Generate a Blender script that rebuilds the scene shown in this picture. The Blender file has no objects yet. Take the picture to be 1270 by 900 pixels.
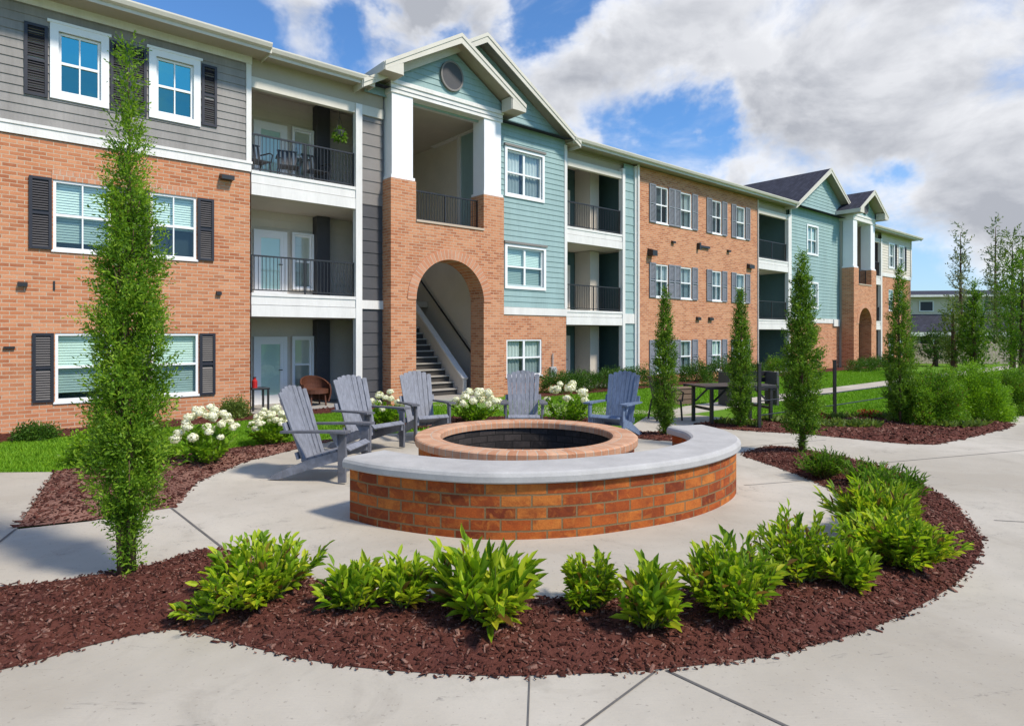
import bpy, math, random
import numpy as np
from mathutils import Vector, Matrix, noise as mnoise
from mathutils.geometry import delaunay_2d_cdt

R = math.radians
SC = bpy.context.scene
COL = SC.collection
random.seed(7)
RNG = np.random.default_rng(11)

# ------------------------------------------------------------------ camera
cam = bpy.data.cameras.new('camera')
cam.sensor_width = 36
cam.lens = 780 / 1270 * 36
cam.shift_y = -35 / 1270
cam.clip_start = 0.05
cam.clip_end = 3000
camo = bpy.data.objects.new('camera', cam)
COL.objects.link(camo)
camo.location = (0, 0, 1.8)
camo.rotation_euler = (R(90), 0, 0)
SC.camera = camo
CAM = Vector((0, 0, 1.8))

# ------------------------------------------------------------------ light
SUN = Vector((0.84, -0.50, 1.12)).normalized()
SUN_EL = math.asin(SUN.z)
SUN_ROT = math.atan2(SUN.x, SUN.y)
SC.view_settings.view_transform = 'Standard'
SC.view_settings.look = 'None'
SC.view_settings.exposure = 0.52
SC.view_settings.gamma = 1
SC.view_settings.use_curve_mapping = False
SC.cycles.max_bounces = 8
SC.cycles.transparent_max_bounces = 12
SC.cycles.use_denoising = True

sl = bpy.data.lights.new('sun', 'SUN')
sl.energy = 3.4
sl.angle = R(7)
sl.color = (1.0, 0.90, 0.765)
so = bpy.data.objects.new('sun', sl)
COL.objects.link(so)
so.rotation_euler = (-SUN).to_track_quat('-Z', 'Y').to_euler()

W = bpy.data.worlds.new('World')
SC.world = W
W.use_nodes = True


class NT:
    """small helper for node trees"""
    def __init__(self, tree):
        self.t = tree
        self.n = tree.nodes
        self.l = tree.links
        self.n.clear()

    def a(self, typ, **kw):
        nd = self.n.new(typ)
        for k, v in kw.items():
            if k.startswith('i_'):
                key = k[2:]
                key = int(key) if key.isdigit() else key
                self.put(nd, key, v)
            else:
                setattr(nd, k, v)
        return nd

    def put(self, nd, key, v):
        if isinstance(v, bpy.types.NodeSocket):
            self.l.new(v, nd.inputs[key])
        else:
            nd.inputs[key].default_value = v

    def math(self, op, a, b=None, clamp=False):
        nd = self.n.new('ShaderNodeMath')
        nd.operation = op
        nd.use_clamp = clamp
        self.put(nd, 0, a)
        if b is not None:
            self.put(nd, 1, b)
        return nd.outputs[0]

    def mix(self, fac, a, b, blend='MIX'):
        nd = self.n.new('ShaderNodeMix')
        nd.data_type = 'RGBA'
        nd.blend_type = blend
        self.put(nd, 0, fac)
        self.put(nd, 6, a)
        self.put(nd, 7, b)
        return nd.outputs[2]

    def rng(self, v, a, b, c=0.0, d=1.0, interp='LINEAR'):
        nd = self.n.new('ShaderNodeMapRange')
        nd.interpolation_type = interp
        self.put(nd, 0, v)
        for i, q in enumerate((a, b, c, d)):
            nd.inputs[i + 1].default_value = q
        return nd.outputs[0]

    def noise(self, vec, scale, detail=4, rough=0.55, dist=0.0):
        nd = self.n.new('ShaderNodeTexNoise')
        self.put(nd, 'Vector', vec)
        nd.inputs['Scale'].default_value = scale
        nd.inputs['Detail'].default_value = detail
        nd.inputs['Roughness'].default_value = rough
        nd.inputs['Distortion'].default_value = dist
        return nd.outputs[0]


def c4(c):
    return (c[0], c[1], c[2], 1.0)


# sky: Nishita blue with banks of cumulus, laid out by direction
t = NT(W.node_tree)
sky = t.a('ShaderNodeTexSky', sky_type='NISHITA', sun_disc=False, sun_elevation=SUN_EL, sun_rotation=SUN_ROT,
          altitude=50, air_density=1.0, dust_density=0.4, ozone_density=2.5)
tc = t.a('ShaderNodeTexCoord')
D = tc.outputs['Generated']


def pdir(px, py):
    v = Vector(((px - 635) / 780, 1, (415 - py) / 780)).normalized()
    return (v.x, v.y, v.z)


blobs = [(870, 60, .30, 1.0), (760, 70, .16, .9), (1010, 95, .26, 1.0), (1130, 120, .26, 1.0), (1000, 185, .16, .8),
         (1240, 150, .25, 1.0), (690, 60, .11, .7), (700, 140, .12, .8), (1200, 265, .13, .9), (1270, 260, .16, .9), (930, 225, .10, .8),
         (400, 40, .14, .8), (520, 20, .13, .8), (330, 20, .10, .6), (600, 20, .10, .7), (880, -150, .4, .9), (1250, -100, .4, .9),
         (1110, 290, .07, .5), (250, -150, .3, .7)]
holes = [(210, -10, .10, .8), (450, 45, .055, .6), (690, 0, .075, 1.0), (805, 168, .075, .7), (870, 150, .08, .8), (905, 175, .06, .6), (1095, 238, .035, .6), (560, 60, .03, .4)]
wn = t.a('ShaderNodeTexNoise', i_Vector=D, i_Scale=4.0, i_Detail=6.0, i_Roughness=.6)
DW = t.a('ShaderNodeVectorMath', operation='MULTIPLY_ADD', i_0=t.a('ShaderNodeVectorMath', operation='SUBTRACT', i_0=wn.outputs['Color'], i_1=(.5, .5, .5)).outputs[0], i_1=(.34, .34, .26), i_2=D).outputs[0]
acc = 0.0
for px, py, r, w in blobs:
    dn = t.a('ShaderNodeVectorMath', operation='DISTANCE', i_0=DW, i_1=pdir(px, py)).outputs['Value']
    acc = t.math('MAXIMUM', acc, t.rng(dn, r * 1.25, 0.0, 0.0, w, 'SMOOTHSTEP'))
for px, py, r, w in holes:
    dn = t.a('ShaderNodeVectorMath', operation='DISTANCE', i_0=DW, i_1=pdir(px, py)).outputs['Value']
    acc = t.math('SUBTRACT', acc, t.rng(dn, r * 1.5, 0.0, 0.0, w, 'SMOOTHSTEP'))
mp = t.a('ShaderNodeMapping', i_Vector=D)
mp.inputs['Scale'].default_value = (1, 1, 1.7)
n1 = t.noise(mp.outputs[0], 5.0, 8, 0.58, 0.3)
n2 = t.noise(mp.outputs[0], 2.1, 4, 0.5)
sep = t.a('ShaderNodeSeparateXYZ', i_0=D)
# behind and beside the viewer the cloud cover comes from noise, less one added gap
back = t.rng(sep.outputs['Y'], 0.45, 0.0, 0.0, 1.0)
gen = t.math('MULTIPLY', back, t.rng(n2, 0.48, 0.66, 0.0, 0.8))
clr = t.a('ShaderNodeVectorMath', operation='DISTANCE', i_0=D, i_1=(.72, -.62, .30)).outputs['Value']  # clear gap added behind the viewer so the top windows reflect blue
gen = t.math('MULTIPLY', gen, t.rng(clr, .35, .75, 0.0, 1.0))
cov = t.math('MAXIMUM', acc, gen)
dens = t.math('ADD', cov, t.math('MULTIPLY', t.math('SUBTRACT', n1, 0.5), 2.3))
alpha = t.rng(dens, 0.06, 0.84, 0.0, 1.0, 'SMOOTHSTEP')
# grey bases: denser centre of the bank is darker, edges bright
mp2 = t.a('ShaderNodeMapping', i_Vector=D)
mp2.inputs['Location'].default_value = (0.03, 0.0, 0.045)
mp2.inputs['Scale'].default_value = (1, 1, 1.7)
n3 = t.noise(mp2.outputs[0], 5.0, 8, 0.58, 0.3)
lit = t.rng(t.math('SUBTRACT', n1, n3), -0.14, 0.10, 0.0, 1.0)
core = t.rng(dens, 0.42, 1.10, 0.0, 1.0, 'SMOOTHSTEP')
grey = t.math('MULTIPLY', core, t.rng(n2, 0.30, 0.62, 0.25, 1.0))
shade = t.math('SUBTRACT', t.math('ADD', 0.57, t.math('MULTIPLY', lit, 0.42)), t.math('MULTIPLY', grey, 0.56), True)
ramp = t.a('ShaderNodeValToRGB', i_Fac=shade)
ramp.color_ramp.elements[0].position = 0.3
ramp.color_ramp.elements[0].color = (4.1, 4.3, 4.8, 1)
ramp.color_ramp.elements[1].position = 1.0
ramp.color_ramp.elements[1].color = (9.4, 9.5, 9.8, 1)
skyc = t.mix(1.0, sky.outputs[0], (.88, 1.32, 1.72, 1), 'MULTIPLY')
# thin haze low over the horizon
hz = t.rng(sep.outputs['Z'], 0.0, 0.30, 0.5, 0.0)
skyc = t.mix(hz, skyc, (5.5, 6.2, 7.0, 1))
final = t.mix(alpha, skyc, ramp.outputs[0])
bg = t.a('ShaderNodeBackground', i_Color=final, i_Strength=0.079)
out = t.a('ShaderNodeOutputWorld', i_Surface=bg.outputs[0])


# ------------------------------------------------------------------ materials
def newmat(name):
    m = bpy.data.materials.new(name)
    m.use_nodes = True
    return m, NT(m.node_tree)


def finish(t, color, rough=0.7, bump=None, bump_s=0.3, bump_d=0.01, spec=0.4, metal=0.0, extra=None):
    p = t.a('ShaderNodeBsdfPrincipled')
    t.put(p, 'Base Color', color)
    t.put(p, 'Roughness', rough)
    t.put(p, 'Specular IOR Level', spec)
    t.put(p, 'Metallic', metal)
    if bump is not None:
        b = t.a('ShaderNodeBump')
        b.inputs['Strength'].default_value = bump_s
        b.inputs['Distance'].default_value = bump_d
        t.put(b, 'Height', bump)
        t.l.new(b.outputs[0], p.inputs['Normal'])
    o = t.a('ShaderNodeOutputMaterial')
    t.l.new(p.outputs[0], o.inputs['Surface'])
    return p


def mat_plain(name, col, rough=0.6, var=0.12, scale=3.0, bump=0.15, spec=0.4, metal=0.0, streak=False):
    m, t = newmat(name)
    tc = t.a('ShaderNodeTexCoord')
    v = tc.outputs['Object']
    if streak:
        mp = t.a('ShaderNodeMapping', i_Vector=v)
        mp.inputs['Scale'].default_value = (1, 1, 0.15)
        v = mp.outputs[0]
    n = t.noise(v, scale, 6, 0.6)
    n2 = t.noise(v, scale * 14, 3, 0.6)
    f = t.math('ADD', t.math('MULTIPLY', n, 0.7), t.math('MULTIPLY', n2, 0.3))
    dark = tuple(c * (1 - var) for c in col)
    lite = tuple(min(1, c * (1 + var)) for c in col)
    cc = t.mix(t.rng(f, 0.3, 0.7), c4(dark), c4(lite))
    finish(t, cc, rough, n2, bump, 0.004, spec, metal)
    return m


def mat_brick(name, uv, c1, c2, c3, mortar, bw, bh, ms, wash=0.0, washcol=(.5, .36, .27), bump=0.5, low=None):
    m, t = newmat(name)
    tc = t.a('ShaderNodeTexCoord')
    if uv:
        vec = tc.outputs['UV']
        u3 = vec
    else:
        sp = t.a('ShaderNodeSeparateXYZ', i_0=tc.outputs['Object'])
        cb = t.a('ShaderNodeCombineXYZ')
        t.put(cb, 0, t.math('ADD', sp.outputs[0], sp.outputs[1]))
        t.put(cb, 1, sp.outputs[2])
        vec = cb.outputs[0]
    wob = t.a('ShaderNodeTexNoise', i_Vector=vec, i_Scale=9.0)
    vv = t.a('ShaderNodeVectorMath', operation='MULTIPLY_ADD', i_0=wob.outputs['Color'], i_1=(.008, .008, 0), i_2=vec).outputs[0]
    b = t.a('ShaderNodeTexBrick', i_Vector=vv, offset=0.5, offset_frequency=2, squash=1.0)
    b.inputs['Color1'].default_value = (0, 0, 0, 1)
    b.inputs['Color2'].default_value = (1, 1, 1, 1)
    b.inputs['Mortar'].default_value = (.5, .5, .5, 1)
    b.inputs['Scale'].default_value = 1
    b.inputs['Mortar Size'].default_value = ms
    b.inputs['Mortar Smooth'].default_value = 0.25
    b.inputs['Bias'].default_value = 0.0
    b.inputs['Brick Width'].default_value = bw
    b.inputs['Row Height'].default_value = bh
    rp = t.a('ShaderNodeValToRGB', i_Fac=b.outputs['Color'])
    e = rp.color_ramp.elements
    e[0].position = 0.0
    e[0].color = c4(c1)
    e[1].position = 1.0
    e[1].color = c4(c3)
    k = e.new(0.5)
    k.color = c4(c2)
    big = t.noise(vec, 0.9, 5, 0.6)
    fine = t.noise(vec, 60, 3, 0.6)
    blot = t.noise(vec, 14, 3, 0.6)
    col = t.mix(t.rng(blot, 0.42, 0.72, 0, 0.45), rp.outputs[0], c4(c2))
    col = t.mix(t.rng(fine, 0.3, 0.8, 0, 0.35), col, c4(tuple(x * .6 for x in c1)))
    if wash:
        col = t.mix(t.rng(big, 0.42, 0.68, 0, wash), col, c4(washcol))
    if uv:
        pat = t.noise(vec, 5.5, 5, .65, .6)
        col = t.mix(t.rng(pat, .46, .70, 0, .75), col, c4(tuple(x * 1.15 for x in c1)))
        pat2 = t.noise(vec, 8.3, 4, .6, 1.2)
        col = t.mix(t.rng(pat2, .52, .72, 0, .55), col, c4(c3))
    else:
        mp = t.a('ShaderNodeMapping', i_Vector=vec)
        mp.inputs['Scale'].default_value = (1.6, .22, 1)
        stk = t.noise(mp.outputs[0], 1.7, 5, .65)
        col = t.mix(t.rng(stk, .52, .74, 0, .38), col, c4(tuple(x * .72 for x in c2)))
    mcol = t.mix(t.rng(fine, 0.3, 0.7), c4(tuple(x * .75 for x in mortar)), c4(mortar))
    col = t.mix(b.outputs['Fac'], col, mcol)
    h = t.math('ADD', t.math('MULTIPLY', b.outputs['Fac'], -1.0), t.math('MULTIPLY', fine, 0.5))
    finish(t, col, 0.85, h, bump, 0.008, 0.25)
    return m


def mat_leaf(name, stops, trans=0.35, rough=0.45, vary=0.0):
    m, t = newmat(name)
    g = t.a('ShaderNodeNewGeometry')
    tc = t.a('ShaderNodeTexCoord')
    n = t.noise(tc.outputs['Object'], 3.0, 2)
    f = t.math('ADD', t.math('MULTIPLY', g.outputs['Random Per Island'], 0.65), t.math('MULTIPLY', t.rng(n, .3, .7), 0.35))
    rp = t.a('ShaderNodeValToRGB', i_Fac=f)
    e = rp.color_ramp.elements
    e[0].position, e[0].color = 0.05, c4(stops[0])
    e[1].position, e[1].color = 0.95, c4(stops[-1])
    for i, s in enumerate(stops[1:-1]):
        k = e.new(0.05 + 0.9 * (i + 1) / (len(stops) - 1))
        k.color = c4(s)
    lc = rp.outputs[0]
    if vary:
        oi = t.a('ShaderNodeObjectInfo')
        lc = t.mix(t.rng(oi.outputs['Random'], 0, 1, 0, vary), lc, c4(stops[0]))
        wn = t.a('ShaderNodeTexWhiteNoise', noise_dimensions='1D')
        t.put(wn, 'W', t.math('MULTIPLY', g.outputs['Random Per Island'], 917.0))
        lc = t.mix(t.rng(wn.outputs['Value'], .955, .96, 0, 1), lc, (.20, .115, .030, 1))
    p = t.a('ShaderNodeBsdfPrincipled')
    t.put(p, 'Base Color', lc)
    p.inputs['Roughness'].default_value = rough
    p.inputs['Specular IOR Level'].default_value = 0.25
    tr = t.a('ShaderNodeBsdfTranslucent')
    t.put(tr, 'Color', t.mix(1.0, lc, (1.25, 1.3, 0.7, 1), 'MULTIPLY'))
    mx = t.a('ShaderNodeMixShader')
    mx.inputs[0].default_value = trans
    t.l.new(p.outputs[0], mx.inputs[1])
    t.l.new(tr.outputs[0], mx.inputs[2])
    o = t.a('ShaderNodeOutputMaterial')
    t.l.new(mx.outputs[0], o.inputs[0])
    return m


M = {}
M['brick'] = mat_brick('facade_brick', False, (.35, .115, .052), (.54, .21, .098), (.64, .30, .16), (.56, .42, .30), .215, .072, .008, .38, (.58, .30, .165))
M['brick_arch'] = mat_brick('arch_brick', True, (.46, .19, .10), (.54, .245, .14), (.60, .32, .20), (.56, .45, .35), .10, .30, .008, .2)
M['brick_seat'] = mat_brick('seat_brick', True, (.135, .026, .010), (.40, .088, .017), (.54, .185, .035), (.22, .15, .075), .27, .104, .009, 0, bump=.7)
M['brick_cope'] = mat_brick('coping_brick', True, (.42, .19, .10), (.53, .285, .17), (.61, .38, .245), (.50, .42, .33), .11, .60, .008, .3)
M['brick_dark'] = mat_brick('dark_bowl_brick', True, (.020, .018, .018), (.040, .034, .032), (.075, .062, .058), (.020, .018, .017), .26, .10, .009, 0)  # near-black brick for the inside of the bowl
M['trim'] = mat_plain('white_trim', (.70, .685, .66), .55, .13, 2.4, .2, streak=True)
M['col_white'] = mat_plain('white_column', (.78, .78, .80), .5, .05, 2.0, .05)
M['cream'] = mat_plain('cream_fascia', (.58, .55, .48), .6, .10, 1.5, .1)
M['soffit'] = mat_plain('tan_soffit', (.40, .35, .27), .7, .08, 1.5, .1)
M['siding_grey'] = mat_plain('grey_siding', (.25, .238, .228), .7, .24, 1.6, .25, streak=True)
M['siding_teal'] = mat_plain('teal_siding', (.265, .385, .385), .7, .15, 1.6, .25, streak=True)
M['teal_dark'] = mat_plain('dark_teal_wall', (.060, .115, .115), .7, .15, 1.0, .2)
M['beige'] = mat_plain('beige_wall', (.50, .45, .38), .75, .08, 1.3, .2)
M['beige_light'] = mat_plain('pale_beige_wall', (.62, .57, .50), .75, .08, 1.3, .2)
M['cream_wall'] = mat_plain('cream_stair_wall', (.68, .62, .53), .75, .08, 1.3, .2)
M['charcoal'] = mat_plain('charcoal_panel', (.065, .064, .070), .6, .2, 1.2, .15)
M['greypanel'] = mat_plain('warm_grey_panel', (.20, .185, .175), .65, .12, 1.2, .15)
M['shutter_dark'] = mat_plain('dark_shutter', (.022, .023, .032), .45, .2, 3, .1)
M['shutter_grey'] = mat_plain('grey_shutter', (.20, .215, .245), .55, .12, 3, .1)
M['black'] = mat_plain('black_metal', (.018, .018, .020), .4, .2, 5, .1, .5)
M['vinyl'] = mat_plain('white_vinyl', (.80, .81, .82), .35, .03, 3, .02)
M['concrete_cap'] = mat_plain('smooth_grey_cap', (.40, .395, .385), .8, .16, 4.0, .25)
M['tread'] = mat_plain('stair_concrete', (.34, .32, .29), .8, .1, 4, .2)
M['riser'] = mat_plain('dark_riser', (.05, .045, .04), .8, .1, 4, .2)
M['greenish'] = mat_plain('drawn_blind_green', (.60, .72, .67), .8, .05, 2, .05)
M['roomdark'] = mat_plain('dark_room', (.035, .055, .065), .8, .3, 1.5, .05)  # darkness of an unlit room put into the colour
M['curtain'] = mat_plain('pale_curtain', (.52, .55, .55), .85, .08, 5, .1)
M['wicker'] = mat_plain('brown_wicker', (.10, .035, .018), .6, .3, 30, .5)
M['red'] = mat_plain('red_paint', (.45, .02, .02), .4, .1, 4, .05)
M['bark'] = mat_plain('bark', (.10, .065, .042), .9, .35, 9, .6, .2)
M['stem'] = mat_plain('green_stem', (.12, .13, .04), .7, .2, 9, .2, .3)
M['utility'] = mat_plain('utility_grey', (.34, .36, .36), .5, .1, 4, .1)
M['fence_beige'] = mat_plain('beige_fence', (.42, .35, .28), .8, .12, 3, .2)
M['housewall'] = mat_plain('house_wall', (.60, .53, .41), .8, .1, 1, .1)
M['terra'] = mat_plain('planter_box', (.16, .11, .075), .8, .2, 4, .3)
M['joint'] = mat_plain('joint_filler', (.11, .105, .10), .9, .25, 6, .2)


def mat_wood(name, col):
    m, t = newmat(name)
    tc = t.a('ShaderNodeTexCoord')
    mp = t.a('ShaderNodeMapping', i_Vector=tc.outputs['Object'])
    mp.inputs['Scale'].default_value = (1.2, 5, 1.2)
    n = t.noise(mp.outputs[0], 7, 6, .65, .6)
    n2 = t.noise(tc.outputs['Object'], 2.5, 3)
    cc = t.mix(t.rng(n, .35, .7), c4(tuple(c * .62 for c in col)), c4(tuple(c * 1.3 for c in col)))
    cc = t.mix(t.rng(n2, .4, .7, 0, .35), cc, c4(tuple(c * 1.5 for c in col)))
    oi = t.a('ShaderNodeObjectInfo')
    cc = t.mix(t.rng(oi.outputs['Random'], 0, 1, 0, .3), cc, c4(tuple(c * .55 for c in col)))
    finish(t, cc, .6, n, .35, .004, .4)
    return m


M['wood_grey'] = mat_wood('weathered_grey_wood', (.205, .218, .255))
M['wood_blue'] = mat_wood('slate_blue_wood', (.135, .185, .285))
M['wood_dark'] = mat_wood('dark_grey_wood', (.12, .125, .145))


def mat_shingle(name, col):
    m, t = newmat(name)
    tc = t.a('ShaderNodeTexCoord')
    v = tc.outputs['Object']
    br = t.a('ShaderNodeTexBrick', i_Vector=v)
    br.inputs['Color1'].default_value = c4(tuple(c * .7 for c in col))
    br.inputs['Color2'].default_value = c4(tuple(c * 1.4 for c in col))
    br.inputs['Mortar'].default_value = c4(tuple(c * .4 for c in col))
    br.inputs['Scale'].default_value = 1
    br.inputs['Brick Width'].default_value = .3
    br.inputs['Row Height'].default_value = .16
    br.inputs['Mortar Size'].default_value = .012
    n = t.noise(v, 40, 3)
    cc = t.mix(t.rng(n, .3, .7, 0, .5), br.outputs[0], c4(tuple(c * 1.5 for c in col)))
    finish(t, cc, .9, n, .5, .01, .2)
    return m


M['shingle'] = mat_shingle('roof_shingles', (.034, .036, .052))


def mat_glass(name, tint, refl, gcol=(.82, .93, 1.0)):
    m, t = newmat(name)
    tr = t.a('ShaderNodeBsdfTransparent')
    tr.inputs[0].default_value = c4(tint)
    gl = t.a('ShaderNodeBsdfGlossy')
    gl.inputs['Color'].default_value = c4(gcol)
    gl.inputs['Roughness'].default_value = .03
    tc = t.a('ShaderNodeTexCoord')
    n = t.noise(tc.outputs['Object'], 1.3, 2)
    b = t.a('ShaderNodeBump', i_Height=n)
    b.inputs['Strength'].default_value = .15
    b.inputs['Distance'].default_value = .02
    t.l.new(b.outputs[0], gl.inputs['Normal'])
    lw = t.a('ShaderNodeLayerWeight')
    lw.inputs['Blend'].default_value = .5
    f = t.rng(t.math('POWER', lw.outputs['Facing'], 5.0), 0.0, 1.0, refl, 1.0)
    mx = t.a('ShaderNodeMixShader', i_0=f)
    t.l.new(tr.outputs[0], mx.inputs[1])
    t.l.new(gl.outputs[0], mx.inputs[2])
    o = t.a('ShaderNodeOutputMaterial')
    t.l.new(mx.outputs[0], o.inputs[0])
    return m


M['glass'] = mat_glass('window_glass', (.90, .97, .95), .10, (.8, .9, .92))
M['glass_screen'] = mat_glass('screened_glass', (.62, .70, .70), .08, (.6, .7, .75))
M['glass_blue'] = mat_glass('sky_tinted_glass', (.30, .60, .72), .55, (.17, .66, .66))  # reflected blue sky put into the tint and gloss colours
M['glass_blue_screen'] = mat_glass('screened_sky_tinted_glass', (.20, .40, .46), .42, (.16, .52, .50))  # same painted sky reflection, dimmer for the screened sash


def mat_concrete():
    m, t = newmat('broom_concrete')
    tc = t.a('ShaderNodeTexCoord')
    v = tc.outputs['Object']
    a = t.noise(v, .45, 5, .6, .4)
    b = t.noise(v, 3.0, 6, .65, .3)
    c = t.noise(v, 90, 3, .7)
    d = t.noise(v, 14, 4, .7)
    col = t.mix(t.rng(a, .35, .65), (.36, .325, .265, 1), (.50, .465, .40, 1))
    col = t.mix(t.rng(b, .50, .74, 0, .55), col, (.36, .335, .285, 1))
    col = t.mix(t.rng(d, .60, .80, 0, .30), col, (.33, .31, .28, 1))
    col = t.mix(t.rng(c, .3, .8, 0, .28), col, (.33, .32, .30, 1))
    # hairline cracks and drag marks
    mp = t.a('ShaderNodeMapping', i_Vector=v)
    mp.inputs['Scale'].default_value = (.35, 1.0, 1)
    mp.inputs['Rotation'].default_value = (0, 0, .35)
    wv = t.noise(mp.outputs[0], 1.1, 7, .62, 1.0)
    crack = t.rng(t.math('ABSOLUTE', t.math('SUBTRACT', wv, .5)), 0.0, .004, 1.0, 0.0)
    gate = t.rng(b, .52, .60, 0, 1)
    crack = t.math('MULTIPLY', crack, gate)
    st = t.noise(v, 1.3, 6, .7, 1.5)
    col = t.mix(t.rng(st, .56, .70, 0, .40), col, (.27, .245, .205, 1))
    spk = t.noise(v, 38, 2, .5)
    col = t.mix(t.rng(spk, .66, .72, 0, .45), col, (.20, .18, .155, 1))
    bm_ = t.a('ShaderNodeMapping', i_Vector=v)
    bm_.inputs['Scale'].default_value = (6, 160, 1)
    bm_.inputs['Rotation'].default_value = (0, 0, .5)
    broom = t.noise(bm_.outputs[0], 1.0, 2, .5)
    col = t.mix(t.math('MULTIPLY', crack, .8), col, (.20, .185, .165, 1))
    h = t.math('ADD', t.math('ADD', t.math('MULTIPLY', c, .5), t.math('MULTIPLY', broom, .7)), t.math('ADD', t.math('MULTIPLY', d, .6), t.math('MULTIPLY', crack, -.8)))
    finish(t, col, .85, h, .35, .006, .3)
    return m


M['concrete'] = mat_concrete()


def mat_mulch():
    m, t = newmat('red_brown_mulch')
    tc = t.a('ShaderNodeTexCoord')
    g = t.a('ShaderNodeNewGeometry')
    v = tc.outputs['Object']
    n = t.noise(v, 55, 5, .7)
    b = t.noise(v, 2.0, 4, .6)
    f = t.math('ADD', t.math('MULTIPLY', n, .5), t.math('MULTIPLY', g.outputs['Random Per Island'], .5))
    rp = t.a('ShaderNodeValToRGB', i_Fac=f)
    e = rp.color_ramp.elements
    e[0].position, e[0].color = .22, (.026, .011, .008, 1)
    e[1].position, e[1].color = .78, (.34, .20, .155, 1)
    k = e.new(.46)
    k.color = (.088, .028, .019, 1)
    k = e.new(.60)
    k.color = (.132, .046, .033, 1)
    col = t.mix(t.rng(b, .45, .7, 0, .45), rp.outputs[0], (.075, .026, .024, 1))
    finish(t, col, .9, n, .8, .02, .15)
    return m


M['mulch'] = mat_mulch()


def mat_lawn():
    m, t = newmat('lawn_turf')
    tc = t.a('ShaderNodeTexCoord')
    v = tc.outputs['Object']
    a = t.noise(v, .25, 4, .6)
    b = t.noise(v, 6, 5, .7)
    c = t.noise(v, 70, 3, .7)
    col = t.mix(t.rng(a, .35, .65), (.085, .215, .012, 1), (.150, .300, .018, 1))
    col = t.mix(t.rng(b, .4, .75, 0, .5), col, (.190, .320, .024, 1))
    col = t.mix(t.rng(c, .35, .7, 0, .6), col, (.050, .135, .008, 1))
    finish(t, col, .9, c, .8, .03, .15)
    return m


M['lawn'] = mat_lawn()
M['grass'] = mat_leaf('grass_blades', [(.080, .200, .008), (.155, .330, .014), (.23, .41, .024)], .3, .6)
M['leaf_tree'] = mat_leaf('arborvitae_leaf', [(.040, .100, .009), (.105, .225, .016), (.195, .340, .024), (.36, .50, .050)], .42)
M['leaf_tree_far'] = mat_leaf('arborvitae_leaf_deep', [(.030, .080, .009), (.080, .175, .014), (.145, .270, .022), (.26, .38, .040)], .4)
M['leaf_lime'] = mat_leaf('laurel_leaf', [(.065, .150, .012), (.215, .375, .018), (.43, .55, .028), (.68, .67, .050)], .45, .5, .28)
M['leaf_mid'] = mat_leaf('shrub_leaf', [(.050, .130, .010), (.130, .270, .018), (.240, .400, .028)], .42, .5, .4)
M['leaf_dark'] = mat_leaf('boxwood_leaf', [(.022, .065, .010), (.055, .130, .015), (.110, .205, .022)], .3, .45)
M['leaf_bright'] = mat_leaf('bright_bush_leaf', [(.060, .150, .010), (.160, .320, .015), (.290, .470, .028)], .42)
M['leaf_hazed'] = mat_leaf('hazed_far_leaf', [(.13, .16, .11), (.20, .23, .16), (.28, .31, .22)], .35)  # distance haze put into the leaf colour
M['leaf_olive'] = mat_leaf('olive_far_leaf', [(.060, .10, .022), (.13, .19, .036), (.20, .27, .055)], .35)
M['petal'] = mat_leaf('hydrangea_petal', [(.72, .74, .52), (.84, .83, .70), (.86, .85, .78)], .25, .6)
M['petal_red'] = mat_leaf('red_petal', [(.30, .03, .02), (.42, .05, .03)], .25, .6)


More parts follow.
